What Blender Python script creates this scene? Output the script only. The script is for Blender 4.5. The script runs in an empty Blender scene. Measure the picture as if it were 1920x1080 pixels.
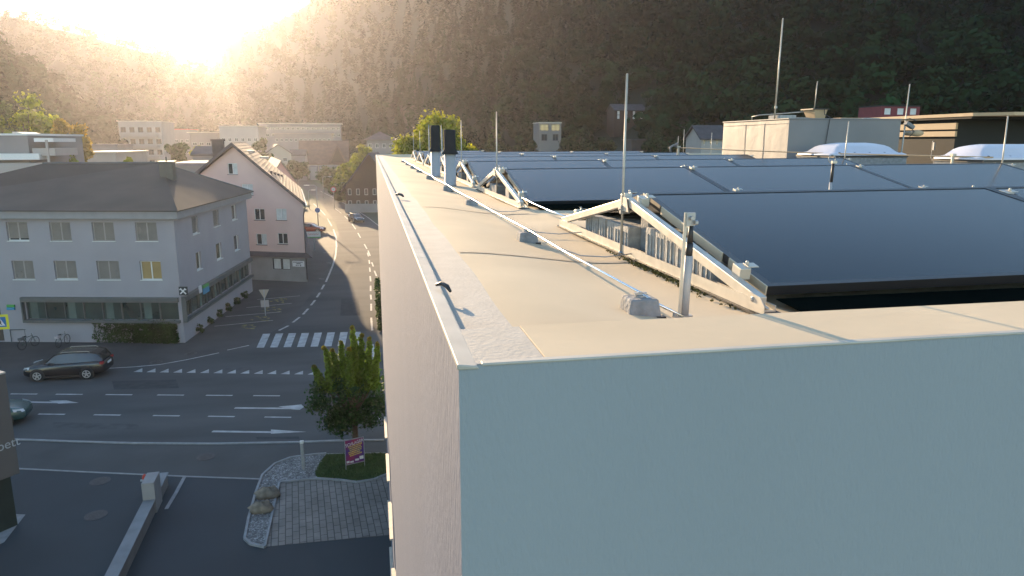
import bpy, math, random
import numpy as np
from mathutils import Vector, Matrix
R_ = math.radians
random.seed(7); rng = np.random.default_rng(7)
S = bpy.context.scene; COL = S.collection

# ------------------------------------------------------------------ camera
F = 1340.0; CX, CY = 960.0, 540.0
CAM = np.array([0.0, 0.0, 14.4])
_fh = math.hypot(F, 274.0); _pitch = -math.atan2(274.0, F); _yaw = math.atan2(265.0, _fh)
FW = np.array([math.sin(_yaw)*math.cos(_pitch), math.cos(_yaw)*math.cos(_pitch), math.sin(_pitch)])
RT = np.array([math.cos(_yaw), -math.sin(_yaw), 0.0]); UP = np.cross(RT, FW)
cd = bpy.data.cameras.new("camera"); cam = bpy.data.objects.new("camera", cd); COL.objects.link(cam)
cd.sensor_width = 36.0; cd.lens = 36.0*F/1920.0; cd.clip_start = 0.05; cd.clip_end = 6000
M = Matrix.Identity(4)
for i in range(3):
    M[i][0] = RT[i]; M[i][1] = UP[i]; M[i][2] = -FW[i]; M[i][3] = CAM[i]
cam.matrix_world = M; S.camera = cam

# ------------------------------------------------------------------ light
SUN_AZ, SUN_EL = -11.3, 9.7            # azimuth from +Y (towards -X), elevation
w = bpy.data.worlds.new("World"); S.world = w; w.use_nodes = True
nt = w.node_tree; nt.nodes.clear()
sky = nt.nodes.new("ShaderNodeTexSky"); sky.sky_type = 'NISHITA'; sky.sun_disc = False
sky.sun_elevation = R_(SUN_EL); sky.sun_rotation = R_(SUN_AZ)
sky.altitude = 500; sky.dust_density = 0.1; sky.ozone_density = 1.2; sky.air_density = 1.0
bg = nt.nodes.new("ShaderNodeBackground"); bg.inputs[1].default_value = 0.075
wo = nt.nodes.new("ShaderNodeOutputWorld")
nt.links.new(sky.outputs[0], bg.inputs[0]); nt.links.new(bg.outputs[0], wo.inputs[0])
sd = bpy.data.lights.new("sun", 'SUN'); sd.energy = 2.5; sd.angle = R_(0.53); sd.color = (1.0, 0.72, 0.43)
sun = bpy.data.objects.new("sun", sd); COL.objects.link(sun)
sdir = Vector((math.sin(R_(SUN_AZ))*math.cos(R_(SUN_EL)), math.cos(R_(SUN_AZ))*math.cos(R_(SUN_EL)), math.sin(R_(SUN_EL))))
sun.rotation_euler = sdir.to_track_quat('Z', 'Y').to_euler()
S.view_settings.view_transform = 'Standard'; S.view_settings.look = 'None'
S.view_settings.exposure = 2.70; S.view_settings.gamma = 1.0

# ------------------------------------------------------------------ measuring helpers
def ray(px, py): return FW*F + RT*(px-CX) + UP*(CY-py)
def G(px, py, z=0.0):
    d = ray(px, py); p = CAM + d*((z-CAM[2])/d[2]); return (float(p[0]), float(p[1]), z)
def G2(px, py, z=0.0): return G(px, py, z)[:2]
def atY(px, py, Y):
    d = ray(px, py); p = CAM + d*(Y/d[1]); return tuple(float(a) for a in p)
def zat(px, py, P):
    d = ray(px, py); return float(CAM[2] + math.hypot(P[0], P[1])/math.hypot(d[0], d[1])*d[2])
def hit(px, py, P, Q):
    """where the sight line meets the upright plane through P and Q: (distance along, height)"""
    d = ray(px, py); dx, dy = Q[0]-P[0], Q[1]-P[1]; L = math.hypot(dx, dy); nx, ny = dy/L, -dx/L
    t = (nx*P[0]+ny*P[1])/(nx*d[0]+ny*d[1]); x, y, z = t*d[0], t*d[1], CAM[2]+t*d[2]
    return ((x-P[0])*dx+(y-P[1])*dy)/L, float(z)

# ------------------------------------------------------------------ materials
MATS = {}
def mat(name, col, rough=0.8, var=0.12, scale=3.0, bump=0.0, bscale=40.0, metal=0.0, col2=None, trans=0.0, emit=None,
        spec=0.5, tint=False, contrast=0.35, stretch=None, ior=None):
    if name in MATS: return MATS[name]
    m = bpy.data.materials.new(name); m.use_nodes = True; n = m.node_tree; N = n.nodes; L = n.links
    b = N["Principled BSDF"]; out = N["Material Output"]
    b.inputs["Roughness"].default_value = rough; b.inputs["Metallic"].default_value = metal
    b.inputs["Specular IOR Level"].default_value = spec
    if ior: b.inputs["IOR"].default_value = ior
    tc = N.new("ShaderNodeTexCoord"); src = tc.outputs["Object"]
    if stretch:
        mp = N.new("ShaderNodeMapping"); mp.inputs["Scale"].default_value = stretch; L.new(src, mp.inputs[0]); src = mp.outputs[0]
    nz = N.new("ShaderNodeTexNoise"); nz.inputs["Scale"].default_value = scale; nz.inputs["Detail"].default_value = 6
    L.new(src, nz.inputs["Vector"])
    rp = N.new("ShaderNodeValToRGB"); rp.color_ramp.elements[0].position = 0.5-contrast/2; rp.color_ramp.elements[1].position = 0.5+contrast/2
    c = Vector(col); c2 = Vector(col2) if col2 else c*(1+var); c1 = c if col2 else c*(1-var)
    rp.color_ramp.elements[0].color = (*c1, 1); rp.color_ramp.elements[1].color = (*c2, 1)
    L.new(nz.outputs[0], rp.inputs[0]); cs = rp.outputs[0]
    if tint:
        at = N.new("ShaderNodeAttribute"); at.attribute_name = "tint"
        mx = N.new("ShaderNodeMix"); mx.data_type = 'RGBA'; mx.blend_type = 'MULTIPLY'; mx.inputs[0].default_value = 1.0
        L.new(cs, mx.inputs[6]); L.new(at.outputs["Color"], mx.inputs[7]); cs = mx.outputs[2]
    L.new(cs, b.inputs["Base Color"])
    if bump:
        bz = N.new("ShaderNodeTexNoise"); bz.inputs["Scale"].default_value = bscale; bz.inputs["Detail"].default_value = 5
        L.new(src, bz.inputs["Vector"])
        bp = N.new("ShaderNodeBump"); bp.inputs["Strength"].default_value = bump; bp.inputs["Distance"].default_value = 0.02
        L.new(bz.outputs[0], bp.inputs["Height"]); L.new(bp.outputs[0], b.inputs["Normal"])
    if trans:
        tr = N.new("ShaderNodeBsdfTranslucent"); L.new(cs, tr.inputs[0])
        ms = N.new("ShaderNodeMixShader"); ms.inputs[0].default_value = trans
        L.new(b.outputs[0], ms.inputs[1]); L.new(tr.outputs[0], ms.inputs[2]); L.new(ms.outputs[0], out.inputs[0])
    if emit:
        b.inputs["Emission Color"].default_value = (*emit[0], 1); b.inputs["Emission Strength"].default_value = emit[1]
    MATS[name] = m; return m

def brick_mat(name, col, col2, mortar, sx, sy, rough=0.85, rot=0.0, bump=0.3, msize=0.02):
    m = bpy.data.materials.new(name); m.use_nodes = True; n = m.node_tree; N = n.nodes; L = n.links
    b = N["Principled BSDF"]; b.inputs["Roughness"].default_value = rough
    tc = N.new("ShaderNodeTexCoord"); mp = N.new("ShaderNodeMapping"); mp.inputs["Rotation"].default_value[2] = rot
    L.new(tc.outputs["Object"], mp.inputs[0])
    br = N.new("ShaderNodeTexBrick"); br.inputs["Color1"].default_value = (*col, 1); br.inputs["Color2"].default_value = (*col2, 1)
    br.inputs["Mortar"].default_value = (*mortar, 1); br.inputs["Scale"].default_value = 1.0
    br.inputs["Brick Width"].default_value = sx; br.inputs["Row Height"].default_value = sy; br.inputs["Mortar Size"].default_value = msize
    L.new(mp.outputs[0], br.inputs["Vector"])
    nz = N.new("ShaderNodeTexNoise"); nz.inputs["Scale"].default_value = 1.3; nz.inputs["Detail"].default_value = 6
    L.new(tc.outputs["Object"], nz.inputs["Vector"])
    mx = N.new("ShaderNodeMix"); mx.data_type = 'RGBA'; mx.blend_type = 'OVERLAY'; mx.inputs[0].default_value = 0.5
    L.new(br.outputs[0], mx.inputs[6]); L.new(nz.outputs[0], mx.inputs[7]); L.new(mx.outputs[2], b.inputs["Base Color"])
    bp = N.new("ShaderNodeBump"); bp.inputs["Strength"].default_value = bump; bp.inputs["Distance"].default_value = 0.01
    L.new(br.outputs["Fac"], bp.inputs["Height"]); bp.invert = True; L.new(bp.outputs[0], b.inputs["Normal"])
    MATS[name] = m; return m

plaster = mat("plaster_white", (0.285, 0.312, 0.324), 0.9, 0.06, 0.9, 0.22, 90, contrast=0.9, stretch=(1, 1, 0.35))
plaster_side_dimmed = mat("plaster_side_dimmed", (0.131, 0.148, 0.200), 0.9, 0.06, 1.3, 0.35, 50, contrast=0.7, stretch=(1, 1, 0.3))  # same plaster as the front wall, darkened in colour to dim its sunlight
membrane = mat("roof_membrane", (0.56, 0.455, 0.315), 0.9, 0.17, 0.9, 0.05, 24, contrast=0.6, spec=0.12)
edge_strip = mat("weathered_strip", (0.41, 0.38, 0.33), 0.9, 0.12, 10, 0.12, 70, contrast=0.6)
alu = mat("aluminium", (0.46, 0.43, 0.37), 0.45, 0.12, 14, metal=0.3)
alu_wire = mat("aluminium_wire", (0.85, 0.83, 0.80), 0.22, 0.03, 8, metal=1.0)
concrete = mat("concrete", (0.36, 0.35, 0.33), 0.92, 0.18, 18, 0.4, 60)
concrete_d = mat("concrete_dark", (0.24, 0.24, 0.24), 0.92, 0.2, 18, 0.4, 60)
frame_side_lit = mat("frame_side_sunlit", (0.50, 0.42, 0.30), 0.6, 0.05, 5)  # pale tone stands in for sun on the black frame's edge
black_frame = mat("black_anodised", (0.012, 0.013, 0.015), 0.45, 0.1, 5)
black_plastic = mat("black_plastic", (0.02, 0.02, 0.022), 0.5, 0.1, 5)
glass_pv = mat("panel_glass", (0.012, 0.022, 0.032), 0.20, 0.15, 0.8, spec=0.2, ior=1.26)
pvc = mat("grey_pvc", (0.33, 0.33, 0.34), 0.5, 0.04, 5)
cap_mat = mat("sheet_cap", (0.46, 0.42, 0.35), 0.55, 0.12, 6, metal=0.1)
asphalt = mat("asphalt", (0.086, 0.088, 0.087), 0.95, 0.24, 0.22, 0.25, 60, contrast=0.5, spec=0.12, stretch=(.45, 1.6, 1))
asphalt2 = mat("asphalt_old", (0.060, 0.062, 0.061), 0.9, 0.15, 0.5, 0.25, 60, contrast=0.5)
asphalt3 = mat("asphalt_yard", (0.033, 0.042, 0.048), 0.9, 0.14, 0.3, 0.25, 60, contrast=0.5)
paint = mat("road_paint", (0.35, 0.35, 0.345), 0.8, 0.32, 2.0, contrast=0.5)
paint_y = mat("road_paint_yellow", (0.17, 0.15, 0.05), 0.8, 0.4, 2.5)
kerb = mat("kerb_stone", (0.26, 0.26, 0.26), 0.9, 0.15, 3, 0.2, 30)
glass = mat("window_glass", (0.03, 0.038, 0.04), 0.06, 0.2, 0.6, spec=1.0)
glass_g = mat("shop_glass", (0.03, 0.055, 0.05), 0.08, 0.5, 0.35, spec=1.0)
white_fr = mat("white_frame", (0.62, 0.62, 0.60), 0.5, 0.04, 5)
blind_m = mat("blind_slats", (0.22, 0.20, 0.18), 0.6, 0.08, 2)
curtain_m = mat("curtain", (0.50, 0.52, 0.50), 0.9, 0.1, 3)
dark_sill = mat("dark_sill", (0.07, 0.06, 0.065), 0.7, 0.1, 3)
bank_wall = mat("bank_plaster", (0.29, 0.275, 0.29), 0.9, 0.05, 0.5, 0.1, 30)
bank_trim = mat("bank_trim", (0.075, 0.085, 0.085), 0.5, 0.1, 2)
bank_eave = mat("bank_eave", (0.24, 0.24, 0.245), 0.8, 0.05, 2)
bank_roof = mat("bank_roof_sheet", (0.050, 0.042, 0.034), 0.85, 0.15, 0.4, 0.2, 20)
pink_wall = mat("pink_plaster", (0.60, 0.42, 0.37), 0.9, 0.05, 0.4, 0.1, 30)
grey_base = mat("grey_base_wall", (0.24, 0.235, 0.23), 0.9, 0.08, 0.8, 0.1, 30)
roof_tile = brick_mat("roof_tiles", (0.16, 0.13, 0.11), (0.20, 0.155, 0.13), (0.05, 0.04, 0.035), 0.30, 0.36, rot=0.0, bump=0.8)
roof_red = mat("roof_red", (0.13, 0.07, 0.055), 0.85, 0.2, 0.7, 0.3, 8)
roof_dark = mat("roof_dark", (0.06, 0.055, 0.06), 0.85, 0.2, 0.7, 0.3, 8)
roof_flat = mat("roof_flat_gravel", (0.20, 0.185, 0.20), 0.9, 0.15, 0.8, 0.3, 12)
wood_dark = mat("dark_timber", (0.060, 0.034, 0.024), 0.85, 0.25, 2, 0.3, 10, stretch=(1, 1, 8))
white_wall = mat("white_plaster_far", (0.33, 0.31, 0.29), 0.9, 0.05, 0.3)
cream_wall = mat("cream_plaster_far", (0.42, 0.37, 0.30), 0.9, 0.05, 0.3)
grey_wall = mat("grey_plaster_far", (0.21, 0.20, 0.20), 0.9, 0.06, 0.3)
red_wall = mat("red_cladding", (0.16, 0.022, 0.028), 0.7, 0.1, 1)
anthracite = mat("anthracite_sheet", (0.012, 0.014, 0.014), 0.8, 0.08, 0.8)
steel = mat("galvanised", (0.34, 0.35, 0.36), 0.45, 0.08, 6, metal=0.6)
bark = mat("bark", (0.085, 0.06, 0.042), 0.95, 0.3, 6, 0.8, 20)
leaf = mat("leaf_green", (0.050, 0.085, 0.020), 0.6, 0.45, 1.2, trans=0.45, tint=True)
leaf_y = mat("leaf_yellow_green", (0.27, 0.27, 0.022), 0.6, 0.35, 1.4, trans=0.55, tint=True)
leaf_f = mat("leaf_forest", (0.0085, 0.027, 0.0115), 0.95, 0.25, 0.03, trans=0.10, spec=0.03, tint=True)
grass_m = mat("grass", (0.050, 0.085, 0.022), 0.9, 0.3, 0.7, 0.3, 30, trans=0.0)
ground_m = mat("ground_mix", (0.060, 0.064, 0.050), 0.95, 0.3, 0.02, 0.2, 10, col2=(0.045, 0.075, 0.028))
skin_car = mat("car_paint_black", (0.012, 0.012, 0.014), 0.22, 0.05, 1, spec=0.9)
tyre_m = mat("tyre_rubber", (0.018, 0.018, 0.018), 0.9, 0.1, 5)
rim_m = mat("alloy_rim", (0.55, 0.54, 0.52), 0.35, 0.05, 5, metal=0.6)
car_glass = mat("car_glass", (0.01, 0.012, 0.014), 0.05, 0.1, 1, spec=1.0)
lamp_red = mat("tail_lamp", (0.30, 0.02, 0.02), 0.2, 0.1, 3)
lamp_white = mat("lamp_glass", (0.65, 0.66, 0.68), 0.15, 0.05, 3)
dome_m = mat("acrylic_dome", (0.55, 0.55, 0.60), 0.35, 0.03, 2)
sheet_m = mat("penthouse_sheet", (0.175, 0.175, 0.178), 0.6, 0.06, 1.5, 0.35, 3.0)
beige = mat("beige_and_lit_band", (0.42, 0.31, 0.19), 0.7, 0.05, 2)

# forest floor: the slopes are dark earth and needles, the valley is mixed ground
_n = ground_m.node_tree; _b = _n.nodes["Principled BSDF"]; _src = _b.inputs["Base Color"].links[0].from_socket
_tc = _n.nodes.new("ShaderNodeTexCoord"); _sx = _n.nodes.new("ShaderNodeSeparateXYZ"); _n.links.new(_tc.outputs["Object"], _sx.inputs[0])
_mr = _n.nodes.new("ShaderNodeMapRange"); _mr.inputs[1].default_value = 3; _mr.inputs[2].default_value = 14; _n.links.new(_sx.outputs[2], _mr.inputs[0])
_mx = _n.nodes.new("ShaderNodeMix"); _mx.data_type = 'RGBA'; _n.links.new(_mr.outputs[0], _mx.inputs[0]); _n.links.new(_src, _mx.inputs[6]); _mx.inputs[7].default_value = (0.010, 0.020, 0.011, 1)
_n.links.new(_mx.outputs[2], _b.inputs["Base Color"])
# ------------------------------------------------------------------ mesh builder
OFF = {}
def root_of(o):
    while o.parent: o = o.parent
    return o
class MB:
    def __init__(s): s.v = []; s.f = []; s.m = []
    def add(s, vs, fs, mi=0):
        o = len(s.v); s.v += [tuple(map(float, p)) for p in vs]
        for f in fs: s.f.append(tuple(i+o for i in f)); s.m.append(mi)
        return s
    def quad(s, a, b, c, d, mi=0): return s.add([a, b, c, d], [(0, 1, 2, 3)], mi)
    def box(s, x0, y0, z0, x1, y1, z1, mi=0):
        v = [(x0,y0,z0),(x1,y0,z0),(x1,y1,z0),(x0,y1,z0),(x0,y0,z1),(x1,y0,z1),(x1,y1,z1),(x0,y1,z1)]
        return s.add(v, [(0,3,2,1),(4,5,6,7),(0,1,5,4),(1,2,6,5),(2,3,7,6),(3,0,4,7)], mi)
    def mbox(s, mat4, hx, hy, hz, mi=0):
        v = [tuple(mat4 @ Vector((a*hx, b*hy, c*hz))) for c in (-1, 1) for a, b in ((-1,-1),(1,-1),(1,1),(-1,1))]
        return s.add(v, [(0,3,2,1),(4,5,6,7),(0,1,5,4),(1,2,6,5),(2,3,7,6),(3,0,4,7)], mi)
    def bar(s, p, q, wd, ht, up=(0, 0, 1), mi=0):
        p, q = Vector(p), Vector(q); d = (q-p).normalized(); u = Vector(up); side = d.cross(u)
        if side.length < 1e-4: side = d.cross(Vector((1, 0, 0)))
        side.normalize(); u = side.cross(d); v = []
        for c in (p, q):
            for a, b in ((-1,-1),(1,-1),(1,1),(-1,1)): v.append(tuple(c+side*a*wd/2+u*b*ht/2))
        return s.add(v, [(0,1,2,3),(7,6,5,4),(0,4,5,1),(1,5,6,2),(2,6,7,3),(3,7,4,0)], mi)
    def tube(s, pts, r, n=8, mi=0):
        pts = [Vector(p) for p in pts]; rs = r if isinstance(r, (list, tuple)) else [r]*len(pts); o = len(s.v); prev = None
        for i, p in enumerate(pts):
            d = (pts[min(i+1, len(pts)-1)]-pts[max(i-1, 0)]).normalized()
            a = Vector((0, 0, 1)) if abs(d.z) < 0.9 else Vector((1, 0, 0))
            if prev is not None and prev.cross(d).length > 1e-5: a = prev
            x = (a - d*a.dot(d)).normalized(); y = d.cross(x); prev = x
            for k in range(n):
                t = 2*math.pi*k/n; s.v.append(tuple(p+x*math.cos(t)*rs[i]+y*math.sin(t)*rs[i]))
        for i in range(len(pts)-1):
            for k in range(n):
                a, b = o+i*n+k, o+i*n+(k+1) % n; s.f.append((a, b, b+n, a+n)); s.m.append(mi)
        s.f.append(tuple(o+k for k in range(n))[::-1]); s.m.append(mi)
        s.f.append(tuple(o+(len(pts)-1)*n+k for k in range(n))); s.m.append(mi)
        return s
    def rev(s, prof, c=(0, 0, 0), n=20, mi=0, axis='z'):
        o = len(s.v)
        for r, z in prof:
            for k in range(n):
                t = 2*math.pi*k/n; a, b = r*math.cos(t), r*math.sin(t)
                p = (a, b, z) if axis == 'z' else (a, z, b)
                s.v.append((c[0]+p[0], c[1]+p[1], c[2]+p[2]))
        for i in range(len(prof)-1):
            for k in range(n):
                a, b = o+i*n+k, o+i*n+(k+1) % n; s.f.append((a, b, b+n, a+n)); s.m.append(mi)
        s.f.append(tuple(o+k for k in range(n))[::-1]); s.m.append(mi)
        s.f.append(tuple(o+(len(prof)-1)*n+k for k in range(n))); s.m.append(mi)
        return s
    def prism(s, poly, z0, z1, mi=0):
        n = len(poly); v = [(p[0], p[1], z0) for p in poly]+[(p[0], p[1], z1) for p in poly]
        return s.add(v, [tuple(range(n))[::-1], tuple(range(n, 2*n))]+[(i, (i+1) % n, n+(i+1) % n, n+i) for i in range(n)], mi)
    def strip(s, pts, wd, z, mi=0):
        """flat ribbon along ground points"""
        P = [Vector((p[0], p[1])) for p in pts]; L = []; Rr = []
        for i, p in enumerate(P):
            d = (P[min(i+1, len(P)-1)]-P[max(i-1, 0)]).normalized(); nn = Vector((-d.y, d.x))*wd/2
            L.append((p.x+nn.x, p.y+nn.y, z)); Rr.append((p.x-nn.x, p.y-nn.y, z))
        for i in range(len(P)-1): s.quad(Rr[i], Rr[i+1], L[i+1], L[i], mi)
        return s
    def build(s, name, mt, parent=None, loc=None, smooth=False, bevel=0, kind=None):
        me = bpy.data.meshes.new(name)
        off = Vector((0, 0, 0))
        if parent is not None: off = OFF.get(root_of(parent).name, Vector((0, 0, 0)))
        elif loc is not None: off = Vector(loc)
        me.from_pydata([tuple(Vector(p)-off) for p in s.v], [], s.f); me.update()
        ms = mt if isinstance(mt, (list, tuple)) else [mt]
        for m_ in ms: me.materials.append(m_)
        if len(ms) > 1: me.polygons.foreach_set("material_index", s.m)
        if smooth: me.polygons.foreach_set("use_smooth", [True]*len(me.polygons))
        o = bpy.data.objects.new(name, me); COL.objects.link(o)
        if parent is not None: o.parent = parent
        elif loc is not None: o.location = loc; OFF[o.name] = Vector(loc)
        if bevel:
            b = o.modifiers.new("bevel", 'BEVEL'); b.width = bevel; b.segments = 2; b.limit_method = 'ANGLE'
        if kind: o["kind"] = kind
        return o
def tag(o, label, cat, group=None):
    o["label"] = label; o["category"] = cat
    if group: o["group"] = group
    return o
def thing(name, label, cat, loc=(0, 0, 0), group=None, local=False, rotz=0.0):
    o = bpy.data.objects.new(name, None); COL.objects.link(o); o.location = loc; o.rotation_euler = (0, 0, rotz)
    o.empty_display_size = 0.2
    OFF[o.name] = Vector((0, 0, 0)) if local else Vector(loc)
    return tag(o, label, cat, group)
def dup(root, loc, rotz=None, label=None, scale=None):
    def cp(o, par):
        c = o.copy(); COL.objects.link(c)
        if par: c.parent = par
        for ch in list(o.children): cp(ch, c)
        return c
    r = cp(root, None); r.location = loc
    if rotz is not None: r.rotation_euler = (0, 0, rotz)
    if scale: r.scale = (scale,)*3
    if label: r["label"] = label
    return r
def np_mesh(name, V, Fq, mt, tint=None, parent=None, loc=(0, 0, 0), kind=None):
    """V (n,3), Fq (m,3 or 4) numpy arrays -> one mesh object"""
    me = bpy.data.meshes.new(name); k = Fq.shape[1]
    V = V-np.array(loc if parent is None else tuple(OFF.get(root_of(parent).name, (0, 0, 0))))
    me.vertices.add(len(V)); me.vertices.foreach_set("co", V.astype(np.float32).ravel())
    me.loops.add(Fq.size); me.loops.foreach_set("vertex_index", Fq.astype(np.int32).ravel())
    me.polygons.add(len(Fq)); me.polygons.foreach_set("loop_start", np.arange(0, Fq.size, k, dtype=np.int32))
    me.update(calc_edges=True)
    if tint is not None:
        at = me.color_attributes.new("tint", 'FLOAT_COLOR', 'POINT')
        c = np.ones((len(V), 4), np.float32); c[:, :3] = tint; at.data.foreach_set("color", c.ravel())
    me.materials.append(mt); o = bpy.data.objects.new(name, me); COL.objects.link(o)
    if parent is not None: o.parent = parent
    else: o.location = loc
    if kind: o["kind"] = kind
    return o

# ------------------------------------------------------------------ terrain
def az_px(px): d = ray(px, 266); return math.atan2(d[0], d[1])
def el_px(px, py): d = ray(px, py); return d[2]/math.hypot(d[0], d[1])
RH = [(385,600,1080,126),(412,590,1060,112),(440,560,1030,80),(500,520,940,52),(560,470,850,24),(650,420,720,-30),(800,330,600,-90),(1000,270,520,-150),(1300,215,460,-190),(1600,190,430,-200),(1920,170,420,-200),(2600,170,430,-160)]
LF = [(-900,500,850,30),(-300,500,850,10),(0,500,850,26),(60,500,850,36),(130,500,850,64),(200,500,850,79),(260,490,840,90),(320,480,830,102),(385,500,860,128),(430,500,860,134),(520,480,780,160)]
NS = [(-900,110,380,60),(-200,120,390,70),(0,150,400,112),(40,170,400,142),(90,200,400,176),(130,220,410,205),(200,260,420,236),(260,300,430,262),(300,330,440,282)]
def prep(T): return (np.array([az_px(t[0]) for t in T]), np.array([t[1] for t in T], float), np.array([t[2] for t in T], float), np.array([el_px(t[0], t[3]) for t in T]))
TT = [prep(RH), prep(LF), prep(NS)]
def terr(x, y):
    x = np.asarray(x, float); y = np.asarray(y, float); az = np.arctan2(x, y); d = np.hypot(x, y); h = np.zeros_like(d)
    for k, (A, db, dr, el) in enumerate(TT):
        b = np.interp(az, A, db); r = np.interp(az, A, dr); e = np.interp(az, A, el); H = 14.4+r*e
        t = np.clip((d-b)/(r-b), 0, None); up = np.clip(t, 0, 1); s = up**1.25*(1.0+0.25*(1-up))
        hh = H*np.where(t <= 1, s, np.maximum(0.3, 1-(t-1)*0.8))
        if k == 0: edge = np.clip((az-A[0])/0.02+1, 0, 1)*np.clip((2.0-az)/0.6, 0, 1)
        elif k == 1: edge = np.clip((A[-1]-az)/0.03+1, 0, 1)*np.clip((az+2.0)/0.6, 0, 1)
        else: edge = np.clip((A[-1]-az)/0.03+1, 0, 1)*np.clip((az+2.0)/0.6, 0, 1)
        h = np.maximum(h, hh*edge)
    nse = 3.0*np.sin(x*0.021+1.3)*np.sin(y*0.017)+1.6*np.sin(x*0.05)*np.sin(y*0.043+2)
    return h+nse*np.clip((h-2)/25, 0, 1)
azs = np.concatenate([np.linspace(-math.pi, -0.9, 24)[:-1], np.linspace(-0.9, 0.95, 170), np.linspace(0.95, math.pi, 24)[1:]])
ds = np.concatenate([[0.5, 30, 60, 100], np.linspace(130, 1000, 110), [1150, 1400, 1700, 2200, 3000]])
AA, DD = np.meshgrid(azs, ds); XX = DD*np.sin(AA); YY = DD*np.cos(AA); ZZ = terr(XX, YY)
V = np.stack([XX.ravel(), YY.ravel(), ZZ.ravel()], 1); na, nd = len(azs), len(ds)
Fq = np.array([(j*na+i, j*na+(i+1) % na, (j+1)*na+(i+1) % na, (j+1)*na+i) for j in range(nd-1) for i in range(na)])[:, ::-1]
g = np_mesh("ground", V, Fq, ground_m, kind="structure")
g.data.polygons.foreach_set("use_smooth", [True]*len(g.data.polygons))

# ------------------------------------------------------------------ leafy meshes
def leaves(centers, size, n_per, spread, squash=0.8, out=None, jit=0.6):
    """quads scattered about clump centres"""
    c = np.repeat(np.asarray(centers, float), n_per, 0); n = len(c)
    u = rng.normal(size=(n, 3)); u /= np.linalg.norm(u, axis=1)[:, None]
    rad = (rng.random(n)**0.45)[:, None]*np.repeat(np.asarray(spread, float).reshape(-1, 1) if np.ndim(spread) else np.full((len(centers), 1), spread), n_per, 0)
    p = c+u*rad*np.array([1, 1, squash])
    nrm = u+rng.normal(size=(n, 3))*jit; nrm /= np.linalg.norm(nrm, axis=1)[:, None]
    a = np.cross(nrm, rng.normal(size=(n, 3))); a /= np.linalg.norm(a, axis=1)[:, None]; b = np.cross(nrm, a)
    s = (size*(0.6+0.8*rng.random(n)))[:, None]
    V = np.stack([p-a*s-b*s*.5, p+a*s*.2-b*s*.7, p+a*s+b*s*.4, p-a*s*.3+b*s*.7], 1).reshape(-1, 3)
    return V, np.arange(4*n).reshape(n, 4)
def tree(name, label, base, h, crown_r, crown_z0, mt, clumps=26, n_per=90, size=0.16, cat="tree", group=None, shape='round',
         tintA=(1, 1, 1), tintB=(0.7, 0.8, 0.7), trunk_r=0.16, cr=None):
    t = thing(name, label, cat, base, group); b = Vector(base)
    cz = (h+crown_z0)/2; ch = (h-crown_z0)/2; C = []; Rd = []
    for i in range(clumps):
        th = random.random()*2*math.pi; ph = math.acos(2*random.random()-1); rr = random.uniform(0.45, 0.88)
        x, y, z = math.sin(ph)*math.cos(th), math.sin(ph)*math.sin(th), math.cos(ph)
        if shape == 'cone':
            f = random.random(); zz = crown_z0+(h-crown_z0)*f**1.1; r = crown_r*(1-f)*random.uniform(.5, 1); C.append((r*math.cos(th), r*math.sin(th), zz)); Rd.append(crown_r*(0.34-0.26*f)); continue
        C.append((x*crown_r*rr, y*crown_r*rr, cz+z*ch*rr)); Rd.append(crown_r*(cr or random.uniform(.22, .38)))
    V, Fq = leaves(np.array(C)+np.array(base), size, n_per, Rd)
    tn = np.repeat(np.array([tuple(Vector(tintA).lerp(Vector(tintB), random.random())) for _ in C]), n_per*4, 0)
    tn = tn*np.repeat(0.75+0.5*rng.random(len(tn)//4), 4)[:, None]
    np_mesh("crown", V, Fq, mt, tn, parent=t)
    m = MB(); top = b+Vector((0, 0, cz+ch*0.3)); mid = b+Vector((0.02*h, 0, crown_z0))
    m.tube([b-Vector((0, 0, .3)), b+Vector((0, 0, .4)), mid, top], [trunk_r*1.3, trunk_r, trunk_r*.8, trunk_r*.3], 9)
    for c in C[:10]:
        e = b+Vector(c); s0 = mid.lerp(top, random.uniform(0, .6)); m.tube([s0, s0.lerp(e, .5)+Vector((0, 0, .1*h*.3)), e], [trunk_r*.35, trunk_r*.22, trunk_r*.08], 5)
    m.build("trunk", bark, t, smooth=True)
    return t

HOUSE_XY = []
HAZE_D, HAZE_G = 0.000105, 0.72
exec_later = []
# ------------------------------------------------------------------ facades and windows
def facade(m, P, Q, z0, z1, holes, depth=0.16, mi=0):
    """wall from P to Q (left to right seen from outside) with real openings"""
    dx, dy = Q[0]-P[0], Q[1]-P[1]; L = math.hypot(dx, dy); ux, uy = dx/L, dy/L; nx, ny = uy, -ux
    def W(s, z, d=0.0): return (P[0]+ux*s-nx*d, P[1]+uy*s-ny*d, z)
    ss = sorted({0.0, L} | {h[0] for h in holes} | {h[1] for h in holes}); zz = sorted({z0, z1} | {h[2] for h in holes} | {h[3] for h in holes})
    for i in range(len(ss)-1):
        for j in range(len(zz)-1):
            a, b, c, d = ss[i], ss[i+1], zz[j], zz[j+1]; mx, mz = (a+b)/2, (c+d)/2
            if any(h[0] < mx < h[1] and h[2] < mz < h[3] for h in holes): continue
            m.quad(W(a, c), W(b, c), W(b, d), W(a, d), mi)
    for h in holes:
        a, b, c, d = h[:4]
        m.quad(W(a, c), W(a, c, depth), W(b, c, depth), W(b, c), mi); m.quad(W(a, d), W(b, d), W(b, d, depth), W(a, d, depth), mi)
        m.quad(W(a, c), W(a, d), W(a, d, depth), W(a, c, depth), mi); m.quad(W(b, c), W(b, c, depth), W(b, d, depth), W(b, d), mi)
    return W
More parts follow.
